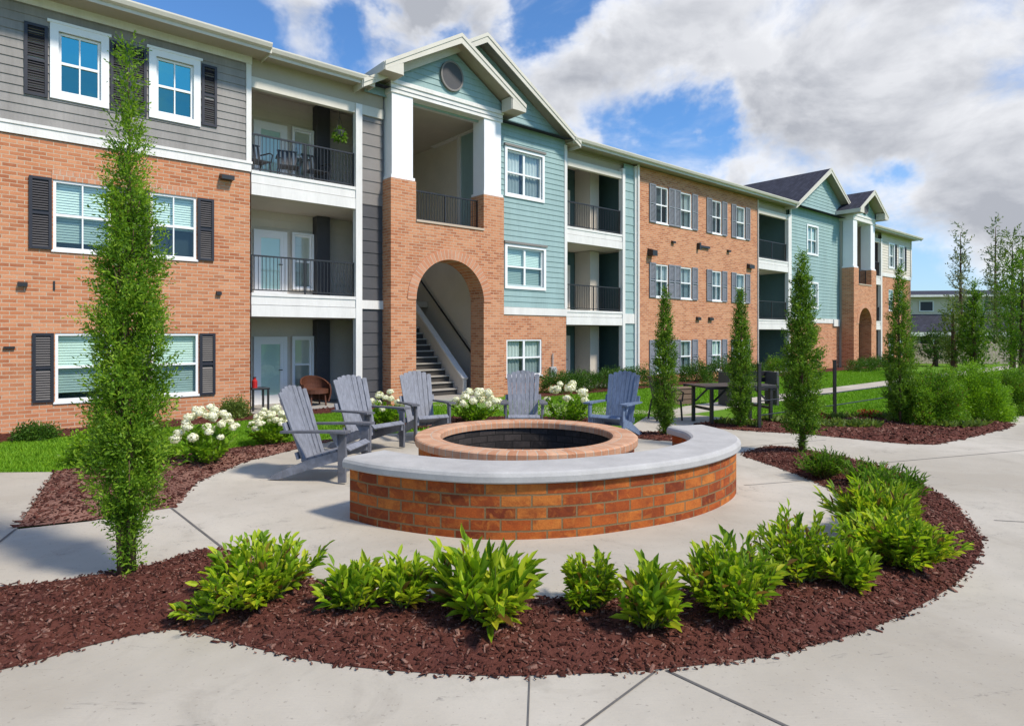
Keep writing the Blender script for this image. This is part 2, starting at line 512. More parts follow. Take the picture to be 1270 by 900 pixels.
# ------------------------------------------------------------------ mesh helpers
class MB:
    def __init__(self):
        self.v, self.f, self.uv, self.mi = [], [], [], []

    def face(self, pts, uv=None, mi=0):
        b = len(self.v)
        self.v += [tuple(p) for p in pts]
        self.f.append(tuple(range(b, b + len(pts))))
        self.uv.append(uv if uv else [(0, 0)] * len(pts))
        self.mi.append(mi)

    def box(self, x0, x1, y0, y1, z0, z1, mi=0, mat=None):
        c = [(x0, y0, z0), (x1, y0, z0), (x1, y1, z0), (x0, y1, z0), (x0, y0, z1), (x1, y0, z1), (x1, y1, z1), (x0, y1, z1)]
        if mat is not None:
            c = [tuple(mat @ Vector(p)) for p in c]
        b = len(self.v)
        self.v += c
        for q in ((3, 2, 1, 0), (4, 5, 6, 7), (0, 1, 5, 4), (1, 2, 6, 5), (2, 3, 7, 6), (3, 0, 4, 7)):
            self.f.append(tuple(b + i for i in q))
            self.uv.append([(0, 0)] * 4)
            self.mi.append(mi)

    def bar(self, p, q, w, h, up=(0, 0, 1)):
        """box from p to q, w wide, h tall"""
        p, q = Vector(p), Vector(q)
        d = q - p
        L = d.length
        d.normalize()
        upv = Vector(up)
        s = d.cross(upv)
        if s.length < 1e-4:
            s = d.cross(Vector((1, 0, 0)))
        s.normalize()
        u = s.cross(d)
        m = Matrix((d, s, u)).transposed().to_4x4()
        m.translation = p
        self.box(0, L, -w / 2, w / 2, -h / 2, h / 2, mat=m)

    def tube(self, pts, rad, n=8, cap=True):
        pts = [Vector(p) for p in pts]
        if not hasattr(rad, '__len__'):
            rad = [rad] * len(pts)
        rings = []
        ref = Vector((.31, .17, .93))
        for i, p in enumerate(pts):
            d = (pts[min(i + 1, len(pts) - 1)] - pts[max(i - 1, 0)]).normalized()
            s = d.cross(ref)
            if s.length < 1e-3:
                s = d.cross(Vector((1, 0, 0)))
            s.normalize()
            u = s.cross(d)
            b = len(self.v)
            for k in range(n):
                a = 2 * math.pi * k / n
                self.v.append(tuple(p + (s * math.cos(a) + u * math.sin(a)) * rad[i]))
            rings.append(b)
        for i in range(len(rings) - 1):
            a, b = rings[i], rings[i + 1]
            for k in range(n):
                self.f.append((a + k, a + (k + 1) % n, b + (k + 1) % n, b + k))
                self.uv.append([(0, 0)] * 4)
                self.mi.append(0)
        if cap:
            for b, rev in ((rings[0], True), (rings[-1], False)):
                q = tuple(range(b, b + n))
                self.f.append(q[::-1] if rev else q)
                self.uv.append([(0, 0)] * n)
                self.mi.append(0)

    def prism(self, poly, axis_vec):
        """extrude a planar polygon (3d points) along axis_vec"""
        a = [Vector(p) for p in poly]
        e = Vector(axis_vec)
        b = [p + e for p in a]
        n = len(a)
        self.face(a)
        self.face(b[::-1])
        for i in range(n):
            j = (i + 1) % n
            self.face([a[j], a[i], b[i], b[j]])

    def build(self, name, mats, parent=None, bevel=0.0, smooth=False):
        me = bpy.data.meshes.new(name)
        me.from_pydata(self.v, [], self.f)
        if any(any(x != (0, 0) for x in u) for u in self.uv):
            lay = me.uv_layers.new(name='UVMap')
            flat = [c for u in self.uv for p in u for c in p]
            lay.data.foreach_set('uv', flat)
        if not isinstance(mats, (list, tuple)):
            mats = [mats]
        for m in mats:
            me.materials.append(m)
        if len(mats) > 1:
            me.polygons.foreach_set('material_index', self.mi)
        if smooth:
            me.polygons.foreach_set('use_smooth', [True] * len(me.polygons))
        me.update()
        o = bpy.data.objects.new(name, me)
        COL.objects.link(o)
        if parent is not None:
            o.parent = parent
        if bevel:
            bv = o.modifiers.new('bevel', 'BEVEL')
            bv.width = bevel
            bv.segments = 2
            bv.limit_method = 'ANGLE'
        return o


def np_mesh(name, V, F, mat, parent=None):
    """V (n,3), F (m,k) arrays"""
    me = bpy.data.meshes.new(name)
    V = np.asarray(V, dtype=np.float32)
    F = np.asarray(F, dtype=np.int32)
    k = F.shape[1]
    me.vertices.add(len(V))
    me.vertices.foreach_set('co', V.ravel())
    me.loops.add(F.size)
    me.loops.foreach_set('vertex_index', F.ravel())
    me.polygons.add(len(F))
    me.polygons.foreach_set('loop_start', np.arange(len(F), dtype=np.int32) * k)
    me.update(calc_edges=True)
    me.materials.append(mat)
    o = bpy.data.objects.new(name, me)
    COL.objects.link(o)
    if parent is not None:
        o.parent = parent
    return o


def tag(o, label=None, cat=None, group=None, kind=None):
    if label:
        o['label'] = label
    if cat:
        o['category'] = cat
    if group:
        o['group'] = group
    if kind:
        o['kind'] = kind
    return o


def thing(name, label, cat, loc=(0, 0, 0), rz=0.0, group=None):
    o = bpy.data.objects.new(name, None)
    o.empty_display_size = .2
    COL.objects.link(o)
    o.location = loc
    o.rotation_euler = (0, 0, rz)
    return tag(o, label, cat, group)


def dup(root, loc, rz, label, scale=1.0, group=None):
    r = root.copy()
    COL.objects.link(r)
    r.location = loc
    r.rotation_euler = (0, 0, rz)
    r.scale = scale if hasattr(scale, '__len__') else (scale,) * 3
    r['label'] = label
    if group:
        r['group'] = group
    for ch in list(root.children):
        c = ch.copy()
        COL.objects.link(c)
        c.parent = r
        for g in list(ch.children):
            d = g.copy()
            COL.objects.link(d)
            d.parent = c
    return r


def unit(a):
    return a / np.maximum(np.linalg.norm(a, axis=1, keepdims=True), 1e-6)


def leaf_quads(P, Dv, N, L, Wd):
    """rhombic leaves, one quad each"""
    Dv = unit(Dv)
    S = unit(np.cross(Dv, N))
    L = np.reshape(L, (-1, 1))
    Wd = np.reshape(Wd, (-1, 1))
    Nn = unit(np.cross(S, Dv))
    a = P
    b = P + Dv * L * .45 + S * Wd * .5
    c = P + Dv * L - Nn * L * .12
    d = P + Dv * L * .45 - S * Wd * .5
    V = np.stack([a, b, c, d], 1).reshape(-1, 3)
    F = np.arange(len(P) * 4).reshape(-1, 4)
    return V, F


def leaf_fold(P, Dv, N, L, Wd, curl=.18, fold=.25):
    """broad leaves: two folded quads each, one island"""
    Dv = unit(Dv)
    S = unit(np.cross(Dv, N))
    Nn = unit(np.cross(S, Dv))
    L = np.reshape(L, (-1, 1))
    Wd = np.reshape(Wd, (-1, 1))
    up = Nn * Wd * fold
    base = P
    l1 = P + Dv * L * .33 + S * Wd * .46 + up
    l2 = P + Dv * L * .72 + S * Wd * .38 + up - Nn * L * curl * .4
    tip = P + Dv * L - Nn * L * curl
    r1 = P + Dv * L * .33 - S * Wd * .46 + up
    r2 = P + Dv * L * .72 - S * Wd * .38 + up - Nn * L * curl * .4
    V = np.stack([base, l1, l2, tip, r2, r1], 1).reshape(-1, 3)
    i = np.arange(len(P))[:, None] * 6
    F = np.concatenate([i + np.array([[0, 1, 2, 3]]), i + np.array([[0, 3, 4, 5]])], 0)
    return V, F


def rand_dirs(n):
    return unit(RNG.normal(size=(n, 3)))


# ------------------------------------------------------------------ ground
def in_poly(P, poly):
    x, y = P[:, 0], P[:, 1]
    inside = np.zeros(len(P), bool)
    n = len(poly)
    for i in range(n):
        x0, y0 = poly[i]
        x1, y1 = poly[(i + 1) % n]
        if y0 == y1:
            continue
        c = ((y0 > y) != (y1 > y)) & (x < (x1 - x0) * (y - y0) / (y1 - y0) + x0)
        inside ^= c
    return inside


def edge_dist(P, poly):
    d = np.full(len(P), 1e9)
    n = len(poly)
    for i in range(n):
        a = np.array(poly[i])
        b = np.array(poly[(i + 1) % n])
        ab = b - a
        tt = np.clip(((P - a) @ ab) / max(ab @ ab, 1e-9), 0, 1)
        d = np.minimum(d, np.linalg.norm(P - (a + tt[:, None] * ab), axis=1))
    return d


def smooth_poly(pts, it=2):
    for _ in range(it):
        q = []
        n = len(pts)
        for i in range(n):
            a, b = pts[i], pts[(i + 1) % n]
            q.append((a[0] * .75 + b[0] * .25, a[1] * .75 + b[1] * .25))
            q.append((a[0] * .25 + b[0] * .75, a[1] * .25 + b[1] * .75))
        pts = q
    return pts


def sheet(name, poly, z, mat, lip=0.0):
    vs = [Vector(p) for p in poly]
    n = len(vs)
    v2, e2, f2, *_ = delaunay_2d_cdt(vs, [], [list(range(n))], 1, 1e-5)
    mb = MB()
    for f in f2:
        mb.face([(v2[i].x, v2[i].y, z) for i in f])
    if lip:
        for i in range(n):
            a, b = vs[i], vs[(i + 1) % n]
            mb.face([(a.x, a.y, z - lip), (b.x, b.y, z - lip), (b.x, b.y, z), (a.x, a.y, z)])
    o = mb.build(name, mat)
    # faces up
    for p in o.data.polygons:
        if abs(p.normal.z) > .9 and p.normal.z < 0:
            p.flip()
    return tag(o, kind='structure')


g = MB()
g.face([(-900, -300, 0), (900, -300, 0), (900, 1200, 0), (-900, 1200, 0)])
tag(g.build('lawn', M['lawn']), kind='structure')

PC = (.1, 8.15)   # plaza centre
arc = [(PC[0] + 3.85 * math.cos(R(a)), PC[1] + 3.85 * math.sin(R(a))) for a in range(62, 150, 6)]
plaza = [(-14, -3), (16, -3), (17.5, 13.6), (14.6, 14.9), (12.0, 14.2), (10.1, 13.2), (8.6, 13.5), (6.0, 13.1), (4.6, 13.3), (4.1, 13.9), (2.9, 13.6), (2.4, 12.4)] + arc + \
        [(-3.42, 9.68), (-3.77, 8.78), (-3.84, 7.59), (-3.52, 6.47), (-4.02, 5.97), (-4.52, 5.73), (-5.92, 8.12), (-14, 7.8)]
sheet('plaza_paving', plaza, .03, M['concrete'], .05)

U = Vector((.761, .649, 0)).normalized()
NV = Vector((U.y, -U.x, 0))
O = Vector((-5.85, 14.04, 0))


def fac(s, tt, z=0.0):
    p = O + U * s + NV * tt
    return (p.x, p.y, z)


# footpath running along the front of the building
sheet('footpath', [fac(6.6, 5.35)[:2], fac(60, 5.35)[:2], fac(60, 6.25)[:2], fac(6.9, 6.25)[:2]], .024, M['concrete'], .04)
sheet('entry_path', [fac(4.1, 1.0)[:2], fac(6.3, 1.0)[:2], fac(7.4, 5.4)[:2], fac(5.4, 5.6)[:2]], .020, M['concrete'], .03)

# control joints tooled into the paving
def gpt(px, py):
    y = 1404 / (py - 415)
    return ((px - 635) / 780 * y, y)


def joint(p, q, w=.016):
    a, b = Vector((*p, 0)), Vector((*q, 0))
    m = MB()
    d = (b - a).normalized()
    s = Vector((-d.y, d.x, 0)) * w / 2
    m.face([(a + s) + Vector((0, 0, .034)), (a - s) + Vector((0, 0, .034)), (b - s) + Vector((0, 0, .034)), (b + s) + Vector((0, 0, .034))])
    o = m.build('paving_joint', M['joint'])
    if o.data.polygons[0].normal.z < 0:
        o.data.polygons[0].flip()
    tag(o, kind='structure')


joint(gpt(826, 838), gpt(1010, 925), .018)
joint(gpt(818, 836), gpt(700, 925), .014)
joint(gpt(657, 843), gpt(654, 925), .008)
joint((-3.52, 6.47), (-2.40, 5.22), .020)
joint((-4.52, 5.73), (-4.05, 4.55), .022)
joint(gpt(923, 605), gpt(1010, 598), .010)
joint((4.6, 6.0), (9.5, 4.9), .012)
joint((4.85, 8.6), (9.5, 10.2), .012)
joint((5.3, 10.6), (3.6, 9.9), .012)


def bed(name, poly, step, hmax, chips, label, chip_l=.03, stones=0):
    xs = [p[0] for p in poly]
    ys = [p[1] for p in poly]
    gx, gy = np.meshgrid(np.arange(min(xs), max(xs), step), np.arange(min(ys), max(ys), step))
    G = np.stack([gx.ravel(), gy.ravel()], 1) + RNG.uniform(-.3, .3, (gx.size, 2)) * step
    G = G[in_poly(G, poly)]
    G = G[edge_dist(G, poly) > step * .5]
    n = len(poly)
    vs = [Vector(p) for p in poly] + [Vector(p) for p in G]
    v2, e2, f2, *_ = delaunay_2d_cdt(vs, [], [list(range(n))], 1, 1e-5)
    A = np.array([(v.x, v.y) for v in v2])

    def hgt(Q):
        ed = edge_dist(Q, poly)
        k = np.clip(ed / .35, 0, 1)
        base = .034 + hmax * (k * k * (3 - 2 * k))
        nz = np.array([mnoise.noise(Vector((x * 3.1, y * 3.1, 0))) * .5 + mnoise.noise(Vector((x * 11, y * 11, 3))) * .35 for x, y in Q])
        return np.maximum(base + nz * hmax * .45 * np.clip(ed / .1, 0, 1), .0345)
    Z = hgt(A)
    verts = np.c_[A, Z]
    tris = []
    for f in f2:
        for i in range(1, len(f) - 1):
            a, b, c = f[0], f[i], f[i + 1]
            cr = (A[b, 0] - A[a, 0]) * (A[c, 1] - A[a, 1]) - (A[b, 1] - A[a, 1]) * (A[c, 0] - A[a, 0])
            tris.append((a, b, c) if cr > 0 else (a, c, b))
    V = [verts]
    F = [np.array(tris)]
    off = len(verts)
    # bark chips lying on it
    P = np.stack([RNG.uniform(min(xs), max(xs), chips * 3), RNG.uniform(min(ys), max(ys), chips * 3)], 1)
    ins = in_poly(P, poly)
    spill = P[~ins]
    spill = spill[edge_dist(spill, poly) < RNG.uniform(0, .11, len(spill)) ** 1.3][:chips // 18]
    P = P[ins][:chips]
    nin = len(P)
    P = np.concatenate([P, spill])
    if len(P):
        z = np.r_[hgt(P[:nin]), np.full(len(spill), .034)]
        L = chip_l * RNG.lognormal(-.15, .5, len(P)).clip(.25, 2.6)
        wd = L * RNG.uniform(.2, .55, len(P))
        th = RNG.uniform(.003, .008, len(P))
        d = unit(np.c_[RNG.normal(size=(len(P), 2)), RNG.normal(size=len(P)) * .35])
        up = unit(np.c_[RNG.normal(size=(len(P), 2)) * .45, np.ones(len(P))])
        s = unit(np.cross(d, up))
        u = np.cross(s, d)
        C = np.c_[P, z + .004]
        c8 = []
        for sx, sy, sz in ((-1, -1, -1), (1, -1, -1), (1, 1, -1), (-1, 1, -1), (-1, -1, 1), (1, -1, 1), (1, 1, 1), (-1, 1, 1)):
            tap = .6 if sx > 0 else 1
            c8.append(C + d * (L * sx * .5)[:, None] + s * (wd * sy * .5 * tap)[:, None] + u * (th * sz * .5)[:, None])
        c8 = np.stack(c8, 1).reshape(-1, 3)
        i = off + np.arange(len(P))[:, None] * 8
        q = [(4, 5, 6), (4, 6, 7), (0, 1, 5), (0, 5, 4), (1, 2, 6), (1, 6, 5), (2, 3, 7), (2, 7, 6), (3, 0, 4), (3, 4, 7)]
        F += [i + np.array([k]) for k in q]
        V.append(c8)
    o = np_mesh(name, np.concatenate(V), np.concatenate(F), M['mulch'])
    return tag(o, label, 'mulch', kind='stuff')


def catmull(pts, sub=5):
    q = []
    n = len(pts)
    for i in range(n - 1):
        p0 = Vector(pts[max(i - 1, 0)])
        p1 = Vector(pts[i])
        p2 = Vector(pts[i + 1])
        p3 = Vector(pts[min(i + 2, n - 1)])
        for k in range(sub):
            u = k / sub
            v = .5 * ((2 * p1) + (p2 - p0) * u + (2 * p0 - 5 * p1 + 4 * p2 - p3) * u * u + (3 * p1 - p0 - 3 * p2 + p3) * u ** 3)
            q.append(tuple(v))
    q.append(tuple(pts[-1]))
    return q


b_out = catmull([(-4.3, 2.6), (-3.3, 3.0), (-2.7, 3.32), (-2.38, 3.6), (-2.12, 3.76), (-1.90, 3.74), (-1.37, 3.52), (-.84, 3.35), (-.15, 3.265), (.30, 3.28), (.74, 3.32), (1.4, 3.47), (2.16, 3.79), (3.0, 4.35),
                 (3.6, 4.9), (4.0, 5.35), (4.32, 5.95), (4.62, 6.6), (4.88, 7.6), (4.95, 8.5), (4.72, 9.3), (4.18, 10.0), (3.48, 9.42)], 4)
b_in = catmull([(3.38, 9.2), (3.50, 8.6), (3.64, 7.71), (3.62, 6.92), (3.42, 6.24), (2.98, 5.6), (2.39, 5.0), (1.8, 4.62), (1.1, 4.35), (.3, 4.22), (-.63, 4.27), (-1.45, 4.55), (-2.43, 5.2), (-2.75, 4.86), (-3.1, 4.62), (-3.57, 4.42), (-5.4, 4.0)], 4)
BED_NEAR = b_out + b_in
bed('mulch_bed', BED_NEAR, .05, .045, 42000, 'dark red mulch curving round the front of the plaza', .026)
BED_LEFT = [(-5.92, 8.16), (-4.54, 5.78), (-4.02, 6.02), (-3.47, 6.44), (-3.79, 7.59), (-3.72, 8.78), (-3.36, 9.66), (-2.9, 10.7), (-3.6, 10.35), (-4.3, 9.85), (-5.1, 8.95)]
bed('mulch_bed', BED_LEFT, .07, .04, 4500, 'dark red mulch between the left lawn and the plaza edge', .04)
BED_BACK = smooth_poly([(3.3, 12.45), (4.3, 11.55), (5.3, 11.2), (5.7, 10.75), (6.62, 10.0), (7.4, 10.5), (9.9, 12.25), (10.1, 13.1), (8.5, 13.7), (6.9, 13.6), (5.0, 13.1)], 1)
bed('mulch_bed', BED_BACK, .1, .04, 6000, 'dark mulch across the path beyond the right end of the seat wall', .045)
BED_TREE = smooth_poly([(2.0, 10.75), (2.9, 10.35), (3.3, 10.9), (2.9, 11.5), (2.1, 11.4)], 1)
bed('mulch_bed', BED_TREE, .08, .03, 700, 'small patch of mulch round the cypress behind the fire pit', .04)
BED_HYD = smooth_poly([(-3.3, 11.7), (-1.2, 12.05), (1.2, 12.05), (2.2, 12.45), (1.8, 13.4), (-.5, 13.7), (-3.2, 13.1)], 1)
bed('mulch_bed', BED_HYD, .12, .03, 1500, 'mulch under the hydrangeas behind the far chairs', .05)
bed('mulch_bed', [fac(-9, .03)[:2], fac(3.2, .03)[:2], fac(3.2, .95)[:2], fac(-1, 1.05)[:2], fac(-4, 1.15)[:2], fac(-9, 1.15)[:2]], .15, .03, 2500, 'brown mulch strip at the foot of the near brick wall', .05)
bed('mulch_bed', [fac(7.2, .5)[:2], fac(37, .05)[:2], fac(37, 1.3)[:2], fac(7.2, 1.5)[:2]], .3, .03, 1500, 'mulch strip under the hedges along the far facade', .06)


def grass(name, polys, n, lo, hi, label):
    Ps = []
    for poly, k in polys:
        xs = [p[0] for p in poly]
        ys = [p[1] for p in poly]
        P = np.stack([RNG.uniform(min(xs), max(xs), k * 3), RNG.uniform(min(ys), max(ys), k * 3)], 1)
        P = P[in_poly(P, poly)][:k]
        for q in (plaza, BED_LEFT, BED_HYD, BED_BACK):
            P = P[~in_poly(P, q)]
        Ps.append(P)
    P = np.concatenate(Ps)
    h = RNG.uniform(lo, hi, len(P))
    w = RNG.uniform(.006, .012, len(P)) * 1.3
    a = RNG.uniform(0, 2 * math.pi, len(P))
    lean = RNG.normal(size=(len(P), 2)) * .35 * h[:, None]
    s = np.stack([np.cos(a), np.sin(a)], 1) * w[:, None]
    V = np.stack([np.c_[P - s, np.zeros(len(P))], np.c_[P + s, np.zeros(len(P))], np.c_[P + lean, h]], 1).reshape(-1, 3)
    return tag(np_mesh(name, V, np.arange(len(V)).reshape(-1, 3), M['grass']), label, 'grass', kind='stuff')


grass('grass', [([(-11, 7.9), (-5.9, 8.1), (-5.0, 9.0), (-4.2, 9.8), (-3.4, 10.3), (-3.0, 12), fac(3.0, 1.0)[:2], fac(-1, 1.1)[:2], fac(-5, 1.2)[:2]], 70000),
                ([fac(3, 1.0)[:2], (-3, 11.5), (2.4, 12.6), fac(9, 5.3)[:2], fac(9, 1.5)[:2]], 45000),
                ([fac(9, 1.5)[:2], fac(30, 1.4)[:2], fac(30, 5.3)[:2], fac(9, 5.3)[:2]], 60000),
                ([fac(9, 6.3)[:2], fac(28, 6.3)[:2], (14, 14.6), (10, 13.2), (5, 13.2)], 50000)], 0, .03, .075, 'short bright green lawn between the plaza and the building')

# ------------------------------------------------------------------ apartment building (local x along front, y inward)
B = thing('apartment_building', 'three storey brick and siding apartment building with gabled entrance towers', 'building', O, math.atan2(U.y, U.x))


def wall(name, s0, s1, z0, z1, y, mat, holes=(), reveal=.10, parent=B, side0=None, side1=None, thick=.25):
    """front sheet with openings and their reveals; optional return walls"""
    m = MB()
    ss = sorted({s0, s1, *[h[0] for h in holes], *[h[1] for h in holes]})
    zs = sorted({z0, z1, *[h[2] for h in holes], *[h[3] for h in holes]})
    for a, b in zip(ss, ss[1:]):
        for c, d in zip(zs, zs[1:]):
            cs, cz = (a + b) / 2, (c + d) / 2
            if any(h[0] < cs < h[1] and h[2] < cz < h[3] for h in holes):
                continue
            m.face([(a, y, c), (b, y, c), (b, y, d), (a, y, d)])
    for h in holes:
        a, b, c, d = h
        r = y + reveal
        m.face([(a, y, c), (a, y, d), (a, r, d), (a, r, c)])
        m.face([(b, y, d), (b, y, c), (b, r, c), (b, r, d)])
        m.face([(a, y, d), (b, y, d), (b, r, d), (a, r, d)])
        m.face([(b, y, c), (a, y, c), (a, r, c), (b, r, c)])
    if side0:
        m.face([(s0, y + side0, z0), (s0, y, z0), (s0, y, z1), (s0, y + side0, z1)])
    if side1:
        m.face([(s1, y, z0), (s1, y + side1, z0), (s1, y + side1, z1), (s1, y, z1)])
    return m.build(name, mat, parent)


def siding(name, s0, s1, z0, z1, y, mat, holes=(), board=.165, top=None, reveal=.06, parent=B):
    """lapped boards as real geometry; top(z) -> (s_left, s_right) clips a gable"""
    m = MB()
    z = z0
    while z < z1 - 1e-4:
        zt = min(z + board, z1)
        zm = (z + zt) / 2
        a0, a1 = s0, s1
        if top:
            # boards under a rake are cut to its slope
            b0, b1 = top(z)
            t0, t1 = top(zt)
            if t1 - t0 < .0:
                t0 = t1 = (t0 + t1) / 2
            if b1 - b0 > .02:
                m.face([(b0, y - .020, z), (b1, y - .020, z), (t1, y - .002, zt + .012), (t0, y - .002, zt + .012)])
                m.face([(b0, y, z), (b1, y, z), (b1, y - .020, z), (b0, y - .020, z)])
            z = zt
            continue
        if a1 - a0 > .02:
            spans = [(a0, a1)]
            for h in holes:
                if h[2] < zt - .04 and h[3] > z + .04:
                    q = []
                    for u, v in spans:
                        if h[0] > u:
                            q.append((u, min(v, h[0])))
                        if h[1] < v:
                            q.append((max(u, h[1]), v))
                    spans = [x for x in q if x[1] - x[0] > .005]
            for u, v in spans:
                m.face([(u, y - .020, z), (v, y - .020, z), (v, y - .002, zt + .012), (u, y - .002, zt + .012)])
                m.face([(u, y, z), (v, y, z), (v, y - .020, z), (u, y - .020, z)])
        z = zt
    for h in holes:
        a, b, c, d = h
        r = y + reveal
        m.face([(a, y - .01, c), (a, y - .01, d), (a, r, d), (a, r, c)])
        m.face([(b, y - .01, d), (b, y - .01, c), (b, r, c), (b, r, d)])
        m.face([(a, y - .01, d), (b, y - .01, d), (b, r, d), (a, r, d)])
        m.face([(b, y - .01, c), (a, y - .01, c), (a, r, c), (b, r, c)])
    return m.build(name, mat, parent)


def boxpart(name, dims, mat, parent=B, bevel=0.0):
    m = MB()
    for d in (dims if isinstance(dims[0], (tuple, list)) else [dims]):
        m.box(*d)
    return m.build(name, mat, parent, bevel)


def shutter(s0, s1, z0, z1, y, mat, parent):
    m = MB()
    f = .05
    y0, y1 = y - .045, y - .003
    m.box(s0, s0 + f, y0, y1, z0, z1)
    m.box(s1 - f, s1, y0, y1, z0, z1)
    for c, d in ((z0, z0 + f), (z1 - f, z1), ((z0 + z1) / 2 - f / 2, (z0 + z1) / 2 + f / 2)):
        m.box(s0 + f, s1 - f, y0 + .002, y1, c, d)
    z = z0 + f
    mid = (z0 + z1) / 2
    while z < z1 - f - .03:
        if abs(z + .02 - mid) > .05:
            m.face([(s0 + f, y0 + .008, z), (s1 - f, y0 + .008, z), (s1 - f, y0 + .034, z + .042), (s0 + f, y0 + .034, z + .042)])
        z += .045
    m.box(s0 + f, s1 - f, y0 + .036, y1, z0 + f, z1 - f)
    return m.build('shutter', mat, parent)


def window(s0, s1, z0, z1, y, blind='greenish', cols=2, trim=None, glass='glass', shut=(), shut_mat='shutter_dark', sill=True, head=None, bh=.5, mull=()):
    """double hung window set in a hole"""
    m = MB()
    f = .048
    y0, y1 = y + .015, y + .085
    m.box(s0, s0 + f, y0, y1, z0, z1)
    m.box(s1 - f, s1, y0, y1, z0, z1)
    m.box(s0 + f, s1 - f, y0, y1, z0, z0 + f)
    m.box(s0 + f, s1 - f, y0, y1, z1 - f, z1)
    zm = z0 + (z1 - z0) * bh
    m.box(s0 + f, s1 - f, y0 + .004, y1, zm - .024, zm + .024)
    for i in range(1, cols):
        x = s0 + (s1 - s0) * i / cols
        w = .035 if mull else .012
        m.box(x - w, x + w, y0 + .008, y1 - .01, z0 + f, zm - .024)
        m.box(x - w, x + w, y0 + .008, y1 - .01, zm + .024, z1 - f)
    if trim:
        a, b = trim
        m.box(s0 - a, s0, y - .05, y + .012, z0 - a, z1 + a)
        m.box(s1, s1 + a, y - .05, y + .012, z0 - a, z1 + a)
        m.box(s0, s1, y - .05, y + .012, z0 - a, z0)
        m.box(s0, s1, y - .05, y + .012, z1, z1 + a)
        if b:
            m.box(s0 - a - .04, s1 + a + .04, y - .065, y - .002, z1 + a, z1 + a + b)
    elif sill:
        m.box(s0 - .03, s1 + .03, y - .03, y + .05, z0 - .045, z0 - .001)
    o = m.build('window', M['vinyl'], B)
    p = MB()
    p.face([(s0 + f, y + .055, z0 + f), (s1 - f, y + .055, z0 + f), (s1 - f, y + .055, zm), (s0 + f, y + .055, zm)])
    p.build('pane', M[glass + '_screen'], o)
    p = MB()
    p.face([(s0 + f, y + .045, zm), (s1 - f, y + .045, zm), (s1 - f, y + .045, z1 - f), (s0 + f, y + .045, z1 - f)])
    p.build('pane', M[glass], o)
    bm = MB()
    if blind == 'curtain':
        # gathered curtain, two leaves, dark room between
        n = 14
        for a, b in ((s0, s0 + (s1 - s0) * .42), (s1 - (s1 - s0) * .42, s1)):
            for i in range(n):
                x0, x1 = a + (b - a) * i / n, a + (b - a) * (i + 1) / n
                w0, w1 = .02 * math.sin(i * 2.1), .02 * math.sin((i + 1) * 2.1)
                bm.face([(x0, y + .14 + w0, z0), (x1, y + .14 + w1, z0), (x1, y + .14 + w1, z1), (x0, y + .14 + w0, z1)])
        bm.build('curtain', M['curtain'], o)
    elif blind != 'roomdark':
        z = z0 + (z1 - z0) * (0, .12, .45, .3, 0, .5, .22)[int(abs(s0 * 7.3 + z0 * 5.1)) % 7]
        while z < z1:
            bm.face([(s0, y + .115, z), (s1, y + .115, z), (s1, y + .128, z + .046), (s0, y + .128, z + .046)])
            z += .05
        bm.build('blind', M[blind], o)
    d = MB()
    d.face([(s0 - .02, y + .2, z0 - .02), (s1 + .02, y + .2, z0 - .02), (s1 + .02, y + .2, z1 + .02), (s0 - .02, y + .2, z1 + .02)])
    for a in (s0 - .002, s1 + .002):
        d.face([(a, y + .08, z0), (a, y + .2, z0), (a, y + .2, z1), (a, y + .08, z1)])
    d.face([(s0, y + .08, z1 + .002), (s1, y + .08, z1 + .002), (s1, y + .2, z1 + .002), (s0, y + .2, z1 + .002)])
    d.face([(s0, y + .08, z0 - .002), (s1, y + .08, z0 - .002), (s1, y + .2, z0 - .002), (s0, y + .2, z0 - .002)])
    d.build('room_shade_box', M['roomdark'], o)  # shallow box painted dark to stand for the unlit room
    if head:
        hb = MB()
        hb.box(s0 - .12, s1 + .12, y - .09, y - .003, z1 + (trim[0] if trim else 0) + .004, z1 + (trim[0] if trim else 0) + .07)
        hb.build('head_flashing', M[head], o)
    for a, b, c, dd in shut:
        shutter(a, b, c, dd, y, M[shut_mat], o)
    return o


def door(s0, s1, z0, z1, y, leaf='vinyl', glassy=True):
    m = MB()
    f = .09
    m.box(s0, s0 + f, y - .05, y + .03, z0, z1)
    m.box(s1 - f, s1, y - .05, y + .03, z0, z1)
    m.box(s0 + f, s1 - f, y - .05, y + .03, z1 - f, z1)
    if glassy:
        m.box(s0 + f, s1 - f, y - .04, y + .02, z0, z0 + .22)
        m.box(s0 + f, s0 + f + .09, y - .04, y + .02, z0 + .22, z1 - f)
        m.box(s1 - f - .09, s1 - f, y - .04, y + .02, z0 + .22, z1 - f)
        m.box(s0 + f + .09, s1 - f - .09, y - .04, y + .02, z1 - f - .1, z1 - f)
    else:
        m.box(s0 + f, s1 - f, y - .035, y + .02, z0, z1 - f)
    o = m.build('door', M[leaf], B)
    if glassy:
        p = MB()
        p.face([(s0 + f + .09, y - .02, z0 + .22), (s1 - f - .09, y - .02, z0 + .22), (s1 - f - .09, y - .02, z1 - f - .1), (s0 + f + .09, y - .02, z1 - f - .1)])
        p.build('pane', M['glass'], o)
        p = MB()
        p.face([(s0 + f + .09, y - .004, z0 + .22), (s1 - f - .09, y - .004, z0 + .22), (s1 - f - .09, y - .004, z1 - f - .1), (s0 + f + .09, y - .004, z1 - f - .1)])
        p.build('blind', M['greenish'], o)
    h = MB()
    h.tube([(s1 - f - .05, y - .045, z0 + .85), (s1 - f - .05, y - .085, z0 + .85), (s1 - f - .14, y - .085, z0 + .85)], .012, 6)
    h.build('handle', M['black'], o)
    return o


